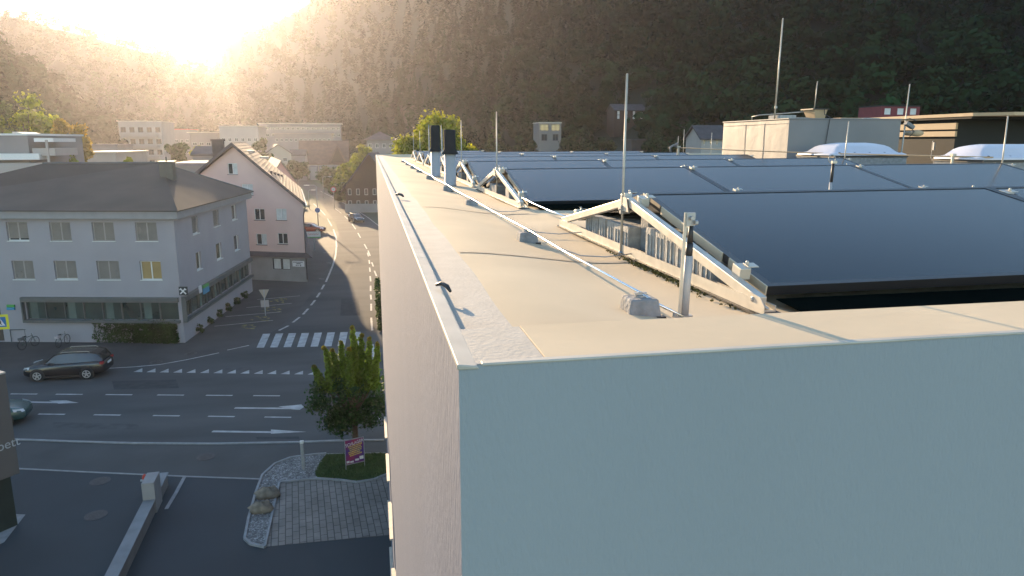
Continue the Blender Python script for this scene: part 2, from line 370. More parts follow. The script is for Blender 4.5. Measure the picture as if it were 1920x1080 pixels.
def window(par, P, Q, a, b, c, d, depth=0.16, fr=0.06, mull=1, frame=None, pane=None, blind=None, sill=None, name="window", curtain=None, label=None, sill_out=0.07):
    frame = frame or white_fr; pane = pane or glass
    dx, dy = Q[0]-P[0], Q[1]-P[1]; L = math.hypot(dx, dy); ux, uy = dx/L, dy/L; nx, ny = uy, -ux
    def W(s, z, o=0.0): return (P[0]+ux*s+nx*o, P[1]+uy*s+ny*o, z)
    def slab(m, s0, s1, z0, z1, o0, o1):
        v = [W(s0, z0, o0), W(s1, z0, o0), W(s1, z0, o1), W(s0, z0, o1), W(s0, z1, o0), W(s1, z1, o0), W(s1, z1, o1), W(s0, z1, o1)]
        m.add(v, [(0,1,2,3),(7,6,5,4),(4,5,1,0),(5,6,2,1),(6,7,3,2),(7,4,0,3)])
    f = MB(); o0, o1 = -depth+0.0, -depth+0.05
    slab(f, a, b, c, c+fr, o0, o1); slab(f, a, b, d-fr, d, o0, o1); slab(f, a, a+fr, c+fr, d-fr, o0, o1); slab(f, b-fr, b, c+fr, d-fr, o0, o1)
    for k in range(mull):
        s = a+(b-a)*(k+1)/(mull+1); slab(f, s-fr*.6, s+fr*.6, c+fr, d-fr, o0, o1)
    fo = f.build(name, frame, par)
    if label: fo["label"] = label
    p = MB(); slab(p, a+fr, b-fr, c+fr, d-fr, -depth-0.01, -depth+0.012); p.build("pane", pane, fo)
    if blind:
        q = MB(); z = d; zend = c+(d-c)*(1-blind)+0.02
        while z > zend:
            slab(q, a+0.01, b-0.01, z-0.055, z-0.012, -depth+0.06, -depth+0.075); z -= 0.06
        slab(q, a+0.01, b-0.01, zend-0.03, zend, -depth+0.055, -depth+0.08)
        q.build("blind", blind_m, fo)
    if curtain:
        q = MB()
        for (s0, s1) in curtain: slab(q, a+(b-a)*s0+fr, a+(b-a)*s1-fr*.5, c+fr+(d-c)*.0, d-fr, -depth+0.013, -depth+0.02)
        q.build("curtain", curtain_m, fo)
    if sill:
        q = MB(); slab(q, a-0.04, b+0.04, c-0.045, c+0.003, -depth+0.06, sill_out); q.build("sill", sill, fo)
    return fo

# ================================================================== OUR WHITE BUILDING
RZ, PZ = 13.80, 13.90
X0, Y0, Y1, X1 = 0.178, 1.56, 29.5, 21.0
bld = thing("white_building", "tall white plastered flat roofed building seen from its roof corner", "building", (X0, Y0, 0))
P, Q = (X0, Y1), (X0, Y0); L = Y1-Y0
holes = []
for z0, z1 in ((0.9, 3.0), (4.3, 6.3)):
    y = 4.0
    while y < 26.5: holes.append((L-(y+1.9-Y0), L-(y-Y0), z0, z1)); y += 3.3
m = MB(); facade(m, P, Q, 0, PZ-0.004, holes, 0.14)
m.build("side_wall", plaster_side_dimmed, bld)
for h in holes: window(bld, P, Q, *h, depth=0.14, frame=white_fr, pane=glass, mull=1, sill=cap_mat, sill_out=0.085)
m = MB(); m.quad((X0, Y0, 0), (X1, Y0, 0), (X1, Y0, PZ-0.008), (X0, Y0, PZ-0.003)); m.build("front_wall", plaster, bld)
m = MB(); m.quad((X1, Y0, 0), (X1, Y1, 0), (X1, Y1, PZ-0.03), (X1, Y0, PZ-0.03)); m.quad((X1, Y1, 0), (X0, Y1, 0), (X0, Y1, PZ-0.03), (X1, Y1, PZ-0.03)); m.build("rear_wall", plaster, bld)
# roof surface
def roof_z(x, y):
    lf = np.clip((1.15-x)/0.76, 0, 1); left = 0.078*lf*lf*(3-2*lf)
    
    front = 0*y
    back = 0.10*np.clip((y-29.15)/0.08, 0, 1)
    und = 0.004*np.sin(x*3.1+y*1.7)+0.003*np.sin(y*4.3-x*1.1)
    return RZ+np.maximum(np.maximum(left, front), back)+und*np.clip((y-2.2)/0.6, 0, 1)*np.clip((x-.6)/.3, 0, 1)-0.004
xs = np.concatenate([[X0+.03], np.linspace(.24, 1.425, 80), np.linspace(1.5, 4, 20), np.linspace(4.5, X1, 24)])
ys = np.concatenate([np.linspace(1.885, 3.6, 50), np.linspace(3.7, 12, 60), np.linspace(12.4, 29, 40), np.linspace(29.1, Y1-.02, 6)])
GX, GY = np.meshgrid(xs, ys); ic = int(np.argmin(abs(xs-.39))); GX[:, ic] += (0.004*np.sin(GY[:, ic]*5)+.004*np.sin(GY[:, ic]*2.3)); xs[ic] = .39; GZ = roof_z(GX, GY); n = len(xs)
m = MB(); m.v = list(map(tuple, np.stack([GX.ravel(), GY.ravel(), GZ.ravel()], 1).tolist()))
for j in range(len(ys)-1):
    for i in range(n-1):
        m.f.append((j*n+i, j*n+i+1, (j+1)*n+i+1, (j+1)*n+i)); m.m.append(1 if xs[i] < 0.388 else 0)
m.build("roof_membrane", [membrane, edge_strip], bld, smooth=True)
m = MB(); m.box(X0+.036, Y0+.012, RZ-.05, .388, 1.893, PZ-.004, 1); m.box(.388, Y0+.012, RZ-.05, X1-.01, 1.893, PZ-.0015, 0)
m.build("front_parapet", [membrane, edge_strip], bld, bevel=.002)
for k, (ys_, xe) in enumerate(((3.42, 1.30), (5.95, 1.28), (9.9, 1.28), (14.4, 1.28))):
    m = MB(); n_ = 14
    for q in range(n_):
        xa, xb = .40+.9*q/n_, .40+.9*(q+1)/n_; za, zb_ = float(roof_z(xa, ys_)), float(roof_z(xb, ys_)); m.quad((xa, ys_-.018, za+.003), (xb, ys_-.018, zb_+.003), (xb, ys_+.018, zb_+.003), (xa, ys_+.018, za+.003))
    m.build("membrane_seam", mat("seam_tone", (.38, .31, .225), .8, .12, 6), bld)
# edge caps
m = MB(); yy = Y0-0.004; k = 0
while yy < Y1:
    e = min(yy+random.uniform(1.2, 2.4), Y1); j1, j2 = random.uniform(-.003, .003), random.uniform(-.003, .003)
    w_ = 0.050; zb = PZ-.012
    v = [(X0-.003+j1*.3, yy, zb), (X0+w_+j1, yy, zb), (X0+w_+j2, e, zb), (X0-.003+j2*.3, e, zb),
         (X0-.003+j1*.3, yy, PZ+.002), (X0+w_-.004+j1, yy, PZ-.004), (X0+w_-.004+j2, e, PZ-.004), (X0-.003+j2*.3, e, PZ+.002)]
    m.add(v, [(0,3,2,1),(4,5,6,7),(0,1,5,4),(1,2,6,5),(2,3,7,6),(3,0,4,7)]); yy = e+0.002; k += 1
m.build("edge_cap", cap_mat, bld, bevel=0.003)
m = MB(); m.box(X0+.053, Y0-.003, PZ-.006, X1, Y0+.022, PZ+.0012); m.build('edge_cap', cap_mat, bld, bevel=0.003); m = MB()
m.box(X0+.052, Y1-.04, PZ-.06, X1, Y1+.02, PZ+.006); m.build("edge_cap", cap_mat, bld, bevel=0.003)

ORD = ["front", "second", "third", "fourth", "fifth", "sixth", "farthest"]
RY = [3.64, 7.80, 10.95, 14.10, 17.25, 20.40, 23.55]
# ---- solar panels
ML, MWd, MTH = 2.117, 1.29, 0.036
def make_panel(nm, wd):
    t = thing(nm, "", "solar panel", (0, 0, 0), "solar panels on the flat roof", local=True)
    m = MB(); f = 0.030
    m.box(0, 0, -MTH, ML, f, 0); m.box(0, wd-f, -MTH, ML, wd, 0); m.box(0, f, -MTH, f, wd-f, 0); m.box(ML-f, f, -MTH, ML, wd-f, 0)
    m.build("frame", black_frame, t)
    m = MB(); m.box(f, f, -0.010, ML-f, wd-f, -0.003); m.build("glass", glass_pv, t)
    return t
SIDE = []
pf = make_panel("solar_panel", MWd); pb = make_panel("solar_panel", 1.24); usef = useb = False
tf = math.asin(0.258/MWd); tb = math.asin(0.235/1.24)
for ri, ry in enumerate(RY):
    rz = 14.133 if ri == 0 else 14.115; x0 = 1.42
    nn = 3 if ri != 6 else 1
    for k in range(nn+ (1 if ri == 0 else 0)):
        col = ["leftmost", "second", "third", "fourth"][k]; xx = x0+k*2.12; dz = 0.004*(xx-1.4)
        tl = tf+R_(random.uniform(-.12, .12))
        loc = (xx, ry-0.015-MWd*math.cos(tl), rz+dz-MWd*math.sin(tl))
        lab = f"{col} dark glass solar panel facing the camera in the {ORD[ri]} row"
        o = pf if not usef else dup(pf, loc); usef = True; o.location = loc; o.rotation_euler = (tl, -0.004, 0); o["label"] = lab
        if k == 0: SIDE.append(o)
        loc = (xx+ML, ry+0.015+1.24*math.cos(tb), rz+dz-1.24*math.sin(tb))
        lab = f"{col} solar panel sloping away behind the ridge of the {ORD[ri]} row"
        o = pb if not useb else dup(pb, loc); useb = True; o.location = loc; o.rotation_euler = (tb, 0.004, math.pi); o["label"] = lab
for o in SIDE:
    m = MB(); m.box(-.006, .0, -MTH-.004, -.0005, .30, .001); m.box(-.006, .36, -MTH-.004, -.0005, MWd*.80, .001); m.box(-.006, MWd*.95, -MTH-.004, -.0005, MWd, .001); m.build("sunlit_strip", frame_side_lit, o)  # added pale strips; sunlight on the frame edge put into their colour
# ---- support frames
def make_support(inner=False):
    t = thing("panel_support", "", "panel support", (0, 0, 0), "aluminium triangle supports under the solar panels", local=True)
    m = MB(); m.box(-.022, -1.40, 0.006, -.018, 1.34, .052); m.box(-.018, -1.40, 0.006, .05, 1.34, .011); m.box(.046, -1.40, .011, .05, 1.34, .03); m.build("base_rail", alu, t)
    m = MB(); m.bar((0, -1.39, .040), (0, -.02, .288), .034, .042) if not inner else m.bar((0, -1.25, .020), (0, -.02, .262), .034, .018); m.bar((.026, -1.39, .015), (.026, -.02, .258), .016, .006); m.build("front_rafter", alu, t, bevel=.003)
    m = MB(); m.bar((0, -.012, .284), (0, 1.30, .046), .034, .042) if not inner else m.bar((0, -.012, .262), (0, 1.20, .020), .034, .018); m.build("rear_rafter", alu, t, bevel=.003)
    m = MB(); m.prism([(-1.45, .010), (-1.45, .040), (-1.42, .066), (-1.34, .072), (-1.34, .010)], -.026, -.023)
    m.v = [(v[2], v[0], v[1]) for v in m.v]; m.build("foot_plate", alu, t)
    m = MB(); m.prism([(-.08, .235), (-.045, .308), (.045, .308), (.08, .235)], -.026, -.023); m.v = [(v[2], v[0], v[1]) for v in m.v]; (m if not inner else MB().box(-.026, -.03, .22, -.023, .03, .262)).build("apex_plate", alu, t)
    for (y, z) in ((-1.17, .112), (-.13, .296), (.12, .296), (1.06, .122)):
        sl = tf if y < 0 else -tb
        mm = Matrix.Translation((.035, y, z)) @ Matrix.Rotation(sl, 4, 'X')
        m = MB(); m.mbox(mm, .022, .032, .022); m.mbox(mm @ Matrix.Translation((.036, 0, .024)), .022, .022, .002)
        m.rev([(.007, 0), (.007, .012), (.004, .016)], tuple(mm @ Vector((.02, 0, .026))), 8); m.build("clamp", alu, t, bevel=.002)
    m = MB(); m.rev([(.011, -.01), (.011, .0), (.006, .004)], (0, 0, 0), 6); m.v = [(-.028-v[2], v[0]-1.37, v[1]+.05) for v in m.v]; m.build("bolt", steel, t)
    return t
sp = make_support(); sp2 = make_support(True); first = first2 = True
for ri, ry in enumerate(RY):
    for k in range(4 if ri != 6 else 2):
        x0 = 1.42
        loc = ((x0-.085) if k == 0 else x0+k*2.12-.01, ry, RZ+.004)
        nm = ["left end", "first inner", "second inner", "right end"][k] if ri != 6 else ["left end", "right end"][k]
        lab = f"bright aluminium triangle support at the {nm} of the {ORD[ri]} solar row"
        if k in (1, 2) and ri != 6: o = sp2 if first2 else dup(sp2, loc); first2 = False
        else: o = sp if first else dup(sp, loc); first = False
        o.location = loc; o.location = loc; o["label"] = lab
# protective rubber mat under the end supports
for ri in range(3):
    m = MB(); m.box(1.30, RY[ri]-1.42, RZ+.0015, 1.40, RY[ri]+1.37, RZ+.0095)
    tag(m.build("rubber_mat", black_plastic, loc=(1.30, RY[ri]-1.42, RZ)), f"thin black rubber mat under the left support rail of the {ORD[ri]} solar row", "mat", "rubber mats under the rails")

# added black sheets painting the shade under the low front edge of every row
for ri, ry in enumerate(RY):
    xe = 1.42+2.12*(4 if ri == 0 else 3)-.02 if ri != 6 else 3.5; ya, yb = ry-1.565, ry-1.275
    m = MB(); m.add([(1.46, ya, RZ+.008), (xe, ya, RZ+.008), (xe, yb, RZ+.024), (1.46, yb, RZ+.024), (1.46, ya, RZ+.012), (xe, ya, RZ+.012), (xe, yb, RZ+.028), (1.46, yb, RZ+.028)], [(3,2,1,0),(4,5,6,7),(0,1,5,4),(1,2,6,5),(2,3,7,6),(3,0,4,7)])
    tag(m.build("under_panel_shade", mat("shade_black", (.005, .007, .006), 1.0, .2, 3, spec=0.0), loc=(1.46, ya, RZ)), f"long black sheet painting the shade along the low front edge of the {ORD[ri]} solar row", "shade_sheet", "painted shade sheets of the solar rows")
# ---- ballast stones
def stone(nm, label, x, y, sx, sy, sz, z=RZ+.011, group="ballast stones under the first solar row", cat="ballast stone", mt=concrete, grooves=True):
    m = MB(); m.box(x, y, z, x+sx, y+sy, z+sz)
    if grooves:
        for k in range(2):
            yy = y+sy*(.24+.40*k); m.box(x-.005, yy, z+.015, x, yy+sy*.11, z+sz-.03)
    return tag(m.build(nm, mt, loc=(x, y, z), bevel=.006), label, cat, group)
ys_near = [2.72, 2.845, 2.97, 3.095, 3.22, 3.345]; names = ["nearest", "second", "third", "fourth", "fifth", "sixth"]
for i, y in enumerate(ys_near):
    stone("ballast_stone", f"{names[i]} grooved grey ballast stone in the near stack beside the front support rail", 1.372, y, .40, .117, .100+.020*min(i, 3))
ys_far = [3.72, 3.845, 3.97, 4.13, 4.27, 4.41]
for i, y in enumerate(ys_far):
    stone("ballast_stone", f"{names[i]} grooved grey ballast stone in the far stack behind the lightning rod", 1.372, y, .40, .117, .130)
stone("kerb_block", "tall plain concrete block standing between the ballast stacks under the ridge", 1.44, 3.60, .42, .115, .20, RZ+.012, "ballast stones under the first solar row", mt=concrete_d, grooves=False)
for ri in (1, 2, 3):
    for k, (dy, sy, szz) in enumerate(((-.62, .20, .12), (.12, .5, .11))):
        stone("ballast_block", f"{'near' if k == 0 else 'far'} square concrete block under the left end of the {ORD[ri]} solar row", 1.36, RY[ri]+dy, .34, sy, szz, group="ballast blocks under the rear rows", mt=concrete_d if k else concrete, grooves=False)

# ---- lightning conductor wire on its concrete holders
YB = [2.30, 4.17, 6.64, 8.80, 11.55, 14.1, 16.3, 18.6, 21.2]
for i, y in enumerate(YB):
    t = thing("conductor_holder", f"{(['nearest','second','third','fourth','fifth','sixth','seventh','eighth','ninth'])[i]} small concrete block carrying the lightning wire along the roof edge", "conductor holder", (.90, y, RZ), "concrete holders under the wire")
    m = MB(); a, b, hh = .060, .050, .072
    m.add([(.90-a, y-a, RZ), (.90+a, y-a, RZ), (.90+a, y+a, RZ), (.90-a, y+a, RZ), (.90-b, y-b, RZ+hh), (.90+b, y-b, RZ+hh), (.90+b, y+b, RZ+hh), (.90-b, y+b, RZ+hh)],
          [(0,3,2,1),(4,5,6,7),(0,1,5,4),(1,2,6,5),(2,3,7,6),(3,0,4,7)]); m.build("block", concrete_d, t, bevel=.008)
    m = MB(); m.rev([(.018, 0), (.018, .006), (.008, .008), (.008, .018)], (.90, y, RZ+hh), 10); m.mbox(Matrix.Translation((.90, y, RZ+hh+.012)), .022, .006, .004); m.build("clip", steel, t)
    for sx in (-1, 1): m = MB(); m.mbox(Matrix.Translation((.90+sx*.055, y-.055, RZ+.006)), .016, .012, .008); m.build("foot", black_plastic, t)
pts = [(1.03, 2.23, RZ+.012), (.955, 2.262, RZ+.05)]
for i, y in enumerate(YB):
    pts.append((.90+.004*math.sin(i*2.2), y, RZ+.086))
    if i < len(YB)-1: ym = (y+YB[i+1])/2; pts.append((.90+.005*math.sin(i*1.7+1), ym, RZ+.078))
m = MB(); m.tube(pts, .0052, 8); tag(m.build("conductor_wire", alu_wire, loc=(.9, 2.2, RZ), smooth=True), "long shiny aluminium lightning wire running along the left roof edge", "wire")
for i, (ya, yb) in enumerate(((3.55, 3.50), (4.55, 4.42), (6.0, 6.1), (9.5, 9.35))):
    m = MB(); m.tube([(.90, ya, RZ+.076), (1.05, ya-.01, RZ+.02), (1.18, (ya+yb)/2, RZ+.012), (1.33, yb, RZ+.03)], .003, 6)
    tag(m.build("branch_wire", steel, loc=(.9, ya, RZ), smooth=True), f"{['nearest','second','third','farthest'][i]} thin wire branching off the edge wire to the solar supports", "wire", "branch wires")
# bright cable between rows 1 and 2 (rises behind the front row)
m = MB(); m.tube([(1.34, 6.42, RZ+.10), (1.38, 6.1, RZ+.07), (1.41, 5.6, RZ+.05), (1.39, 5.05, RZ+.06)], .007, 8)
tag(m.build("link_cable", alu_wire, loc=(1.45, 5.8, RZ), smooth=True), "short shiny cable linking the front and second solar supports", "cable")

# ---- post with earthing strip at the parapet
t = thing("earthing_post", "grey pipe with black sleeve and flat metal strip at the near roof parapet", "earthing post", (1.03, 2.26, RZ))
m = MB(); m.tube([(1.045, 2.25, RZ), (1.047, 2.25, RZ+.12), (1.05, 2.25, RZ+.22)], .0135, 14); m.build("pipe", pvc, t, smooth=True)
m = MB(); m.tube([(1.05, 2.25, RZ+.218), (1.051, 2.25, RZ+.262)], .0118, 12); m.tube([(1.051, 2.25, RZ+.262), (1.053, 2.25, RZ+.325)], [.010, .0075], 12); m.build("sleeve", black_plastic, t, smooth=True)
m = MB(); m.bar((1.022, 2.245, RZ), (1.030, 2.245, RZ+.368), .011, .0035, up=(0, 1, 0)); m.build("metal_strip", alu, t)
m = MB(); m.mbox(Matrix.Translation((1.046, 2.245, RZ+.345)), .016, .006, .022); m.tube([(1.046, 2.225, RZ+.350), (1.046, 2.275, RZ+.350)], .007, 6); m.tube([(1.056, 2.23, RZ+.335), (1.066, 2.23, RZ+.335)], .008, 6); m.build("clamp", steel, t)
m = MB(); m.mbox(Matrix.Translation((1.035, 2.245, RZ+.006)), .034, .010, .007); m.tube([(1.005, 2.24, RZ+.012), (1.005, 2.24, RZ+.024)], .008, 8); m.build("foot_clamp", steel, t)

# ---- lightning rods
def rod(x, y, z1, r, label, z0=RZ, lean=(0, 0), bracket=True):
    t = thing("lightning_rod", label, "lightning rod", (x, y, z0), "lightning rods on the roof")
    q = (x+lean[0], y+lean[1], z1); m = MB(); m.tube([(x, y, z0), q], [r, r*.9], 8); m.rev([(r*.9, 0), (r*.8, .004), (.001, .006)], q, 8); m.build("rod", alu, t, smooth=True)
    if bracket:
        m = MB(); zb = z0+.245; m.mbox(Matrix.Translation((x+.012, y-.004, zb)), .026, .010, .022); m.tube([(x-.025, y-.01, zb), (x+.03, y-.01, zb)], .004, 6); m.build("bracket", steel, t)
        m = MB(); m.rev([(.014, 0), (.014, .012), (.008, .02)], (x, y, z0), 8); m.build("foot", steel, t)
    return t
rod(1.312, 3.66, 14.742, .0068, "thick near lightning rod at the left end of the front solar row", lean=(.004, 0))
for ri in range(1, 7):
    rod(1.345, RY[ri]+.02, 14.715-.02*(ri > 3), .0068, f"lightning rod at the left end of the {ORD[ri]} solar row")
p = atY(1880, 305, 7.82); q = atY(1890, 218, 7.82); rod(p[0], 7.82, q[2], .009, "lightning rod at the right end of the second solar row", lean=(q[0]-p[0], 0))
p = atY(1583, 293, 11.05); q = atY(1592, 228, 11.05); rod(p[0], 11.05, q[2], .010, "leaning lightning rod in front of the grey penthouse wall", lean=(q[0]-p[0], 0))
for (xa, ya, xb, yb, Y, lb) in ((1272, 300, 1272, 255, 24, "left"), (1283, 300, 1283, 243, 24, "middle"), (1335, 300, 1335, 249, 22, "right")):
    q = atY(xb, yb, Y); rod(q[0], Y, q[2], .011, f"{lb} of three small distant lightning rods left of the cream penthouse", bracket=False)

# ---- vent pipes
def vent(x, y, z1, zs, r, label):
    t = thing("vent_pipe", label, "vent pipe", (x, y, RZ), "vent pipes")
    m = MB(); m.rev([(r*1.06, 0), (r*1.06, .02), (r, .025), (r, zs-RZ+.02)], (x, y, RZ), 28); m.build("pipe", pvc, t, smooth=True)
    m = MB(); R2 = r*1.02; m.rev([(r*1.42, 0), (r*1.42, .012), (r*1.12, .05), (R2, .075), (R2, z1-zs-.012), (R2*.93, z1-zs), (R2*.8, z1-zs), (R2*.78, z1-zs-.2)], (x, y, zs), 28); m.build("dark_hood", mat("dark_sheet", (.030, .028, .028), .8, .1, 6, spec=.2), t, smooth=True)
    m = MB(); m.tube([(x-r*1.35, y-.01, zs-.03), (x-r*1.35, y-.01, z1+.01)], .008, 6); m.mbox(Matrix.Translation((x-r*1.2, y-.01, zs+.03)), .02, .01, .02); m.build("side_rod", steel, t)
    return t
vent(1.075, 10.08, 14.566, 14.235, .080, "nearer grey vent pipe with dark hood on the roof edge")
vent(1.11, 12.79, 14.682, 14.235, .080, "farther grey vent pipe with dark hood behind its twin")

# ---- hooks on the edge cap
for (px, py, nm, sc) in ((836, 541, "nearer", 1.0), (752, 367, "farther", 1.6)):
    p = G(px, py, PZ+.005); m = MB(); a = .035*sc
    m.tube([(p[0]-.03*sc, p[1]+a, PZ+.012), (p[0]-.012*sc, p[1]+a*.5, PZ+.020), (p[0]+.004*sc, p[1]-a*.3, PZ+.014), (p[0]+.012*sc, p[1]-a, PZ+.002)], [.005*sc, .008*sc, .008*sc, .005*sc], 8)
    tag(m.build("edge_hook", black_plastic, loc=p, smooth=True), f"{nm} small black hook clipped over the left roof edge", "hook", "hooks on the roof edge")

# ---- ring mast between rows one and two
p = atY(1557, 352, 6.05); q = atY(1557, 302, 6.05); x = p[0]
t = thing("ring_mast", "short pipe with black sleeve and steel ring behind the front solar row", "mast", (x, 6.05, RZ))
m = MB(); m.tube([(x, 6.05, RZ), (x, 6.05, p[2]+.05)], .013, 10); m.build("pipe", pvc, t, smooth=True)
m = MB(); m.tube([(x+.004, 6.05, p[2]+.05), (x+.008, 6.05, q[2]-.02)], .013, 10); m.build("sleeve", black_plastic, t, smooth=True)
m = MB(); c = atY(1560, 298, 6.05); m.tube([(c[0]+.036*math.cos(a), 6.05, c[2]+.036*math.sin(a)) for a in np.linspace(-1.2, 4.3, 20)], .004, 6); m.build("ring", steel, t, smooth=True)
m = MB(); m.mbox(Matrix.Translation((x+.008, 6.04, q[2]-.01)), .024, .012, .012); m.build("clamp", alu, t)

# ---- long cable hung across the roof with its posts
A = atY(1272, 277, 16.8); B = atY(1862, 295, 9.3); A0 = atY(1787, 293, 9.9)
m = MB(); pts = [tuple(Vector(A).lerp(Vector(B), k/12)+Vector((0, 0, -.02*math.sin(math.pi*k/12)))) for k in range(13)]
m.tube(pts, .011, 8); tag(m.build("span_cable", beige, loc=A, smooth=True), "thick pale cable stretched across the roof in front of the penthouse", "cable")
for (pp, nm, r) in ((A, "left", .03), (A0, "right", .022)):
    m = MB(); m.tube([(pp[0], pp[1], RZ), (pp[0], pp[1], pp[2]+.02)], r, 10); m.mbox(Matrix.Translation((pp[0], pp[1], pp[2]+.02)), r*1.4, r*1.4, .02)
    tag(m.build("cable_post", alu, loc=(pp[0], pp[1], RZ)), f"short pale post holding the {nm} end of the span cable", "post", "posts of the span cable")
m = MB(); m.tube([(A[0]-.2, A[1], RZ+.35), (A[0]-.22, A[1], A[2]), (A[0]-.12, A[1]+.02, A[2]+.06), (A[0], A[1], A[2])], .03, 8); m.tube([(A[0]-.10, A[1], A[2]+.05), (A[0]-.02, A[1], A[2]+.10)], .035, 8)
tag(m.build("cable_coil", sheet_m, loc=(A[0]-.2, A[1], RZ), smooth=True), "tangle of wrapped cable at the left end of the span cable", "cable coil")

# ---- penthouse one
px0, py0, pw, pd, pt = 8.5, 13.78, 2.62, 2.85, 14.87
t = thing("penthouse", "low cream sheet clad box on the roof with one sunlit side", "penthouse", (px0, py0, RZ))
m = MB(); N_ = 40
def wavy(A, B, z0, z1, nrm):
    for i in range(N_):
        for j in range(6):
            def pt_(a, b):
                s = a/N_; z = z0+(z1-z0)*b/6; w_ = .0035*math.sin(s*13+b)*math.sin(b*.9+s*7)+.0008*math.sin(s*31)
                if a in (0, N_) or b == 6: w_ = 0
                return (A[0]+(B[0]-A[0])*s+nrm[0]*w_, A[1]+(B[1]-A[1])*s+nrm[1]*w_, z)
            m.quad(pt_(i, j), pt_(i+1, j), pt_(i+1, j+1), pt_(i, j+1))
wavy((px0, py0+pd), (px0, py0), RZ, pt, (-1, 0)); wavy((px0, py0), (px0+pw, py0), RZ, pt, (0, -1)); wavy((px0+pw, py0), (px0+pw, py0+pd), RZ, pt, (1, 0)); wavy((px0+pw, py0+pd), (px0, py0+pd), RZ, pt, (0, 1))
m.build("cladding", sheet_m, t, smooth=True)
m = MB(); m.box(px0-.02, py0-.02, pt-.012, px0+pw+.02, py0+pd+.02, pt+.012); m.build("top_sheet", sheet_m, t, bevel=.006)
m = MB()
for s in (.33, .62):
    m.box(px0-.006, py0+pd*s, RZ+.03, px0-.002, py0+pd*s+.012, pt-.08)
m.box(px0-.008, py0, pt-.10, px0-.003, py0+pd, pt-.094); m.build("seam", concrete_d, t)
rod(8.07+.46, 14.4, 16.93, .017, "tall lightning rod standing on the penthouse roof", z0=pt+.01, lean=(.03, 0))
m = MB(); m.box(8.56, 14.25, pt+.012, 8.95, 14.7, pt+.09); tag(m.build("rod_base", concrete, loc=(8.56, 14.25, pt), bevel=.01), "square concrete base beside the tall rod on the penthouse", "rod base")
m = MB(); m.tube([(8.56, 15.4, pt+.0), (8.56, 15.4, pt+.09), (8.62, 15.2, pt+.12), (8.9, 14.6, pt+.14), (9.35, 14.3, pt+.18)], .011, 8); tag(m.build("handrail_wire", alu, loc=(8.56, 15.4, pt), smooth=True), "bent pale wire rising along the penthouse top", "wire")
t = thing("chimney_cowl", "small cream box with black lid on the penthouse roof", "chimney", (9.3, 14.2, pt))
m = MB(); m.add([(9.30, 14.1, pt+.012), (9.52, 14.1, pt+.012), (9.52, 14.4, pt+.012), (9.30, 14.4, pt+.012), (9.22, 14.05, pt+.20), (9.54, 14.05, pt+.20), (9.54, 14.45, pt+.20), (9.22, 14.45, pt+.20)], [(0,3,2,1),(4,5,6,7),(0,1,5,4),(1,2,6,5),(2,3,7,6),(3,0,4,7)]); m.build("box", beige, t)
m = MB(); m.box(9.18, 14.02, pt+.20, 9.56, 14.48, pt+.222); m.build("lid", black_plastic, t)
m = MB(); m.tube([(9.46, 14.04, pt+.20), (9.43, 13.98, pt+.1), (9.42, 13.76, pt+.03), (9.36, 13.76, RZ+.5)], .008, 6); m.build("cable", black_plastic, t)
rod(9.36, 14.25, 15.66, .011, "thin lightning rod on the chimney box of the penthouse", z0=pt+.222, bracket=False, lean=(.02, 0))
for (a, b, mt_, lb) in ((9.0, 9.28, concrete, "flat grey slab left of the chimney box on the penthouse"), (10.05, 10.55, beige, "thin beige board lying on the penthouse roof"), (10.6, 11.0, concrete, "thin grey board near the right end of the penthouse roof")):
    m = MB(); m.box(a, 14.3, pt+.012, b, 14.6, pt+.045); tag(m.build("roof_slab", mt_, loc=(a, 14.3, pt)), lb, "slab")

# ---- rooflight domes
def dome(x, y, sx, sy, zr, label):
    t = thing("rooflight", label, "rooflight", (x, y, RZ), "dome rooflights")
    m = MB(); m.box(x+.05, y+.05, RZ, x+sx-.05, y+sy-.05, zr-.05); m.build("curb", concrete_d if x < 10 else beige, t)
    m = MB(); m.box(x+.03, y+.03, zr-.05, x+sx-.03, y+sy-.03, zr-.012); m.build("gasket", black_plastic, t)
    m = MB(); prof = [(0, 0), (0, .02), (.06, .045), (.15, .06), (.26, .15), (.34, .185), (.48, .215), (.62, .232)]; n = 24; rings = []
    for ins, hz in prof:
        hx, hy = sx/2-ins*min(sx, sy)/1.3*.9, sy/2-ins*min(sx, sy)/1.3*.9; r = []
        for k in range(n):
            a = 2*math.pi*k/n; c, s_ = math.cos(a), math.sin(a); e = .22
            r.append((x+sx/2+hx*math.copysign(abs(c)**e, c), y+sy/2+hy*math.copysign(abs(s_)**e, s_), zr-.012+hz))
        rings.append(r)
    o = 0
    for r in rings: m.v += r
    for i in range(len(rings)-1):
        for k in range(n): a, b = i*n+k, i*n+(k+1) % n; m.f.append((a, b, b+n, a+n)); m.m.append(0)
    m.f.append(tuple((len(rings)-1)*n+k for k in range(n))); m.m.append(0); m.build("dome", dome_m, t, smooth=True)
    m = MB()
    for k in range(5): m.rev([(.020, 0), (.020, .016), (.008, .02)], (x+.18+k*(sx-.36)/4, y+.105, zr+.028), 8)
    m.build("screw_cap", black_plastic, t)
dome(8.36, 12.0, 1.62, 1.3, 14.165, "white dome rooflight in the shade before the penthouse wall")
dome(9.02, 9.35, 1.9, 1.1, 14.145, "white dome rooflight catching sun at the right edge")

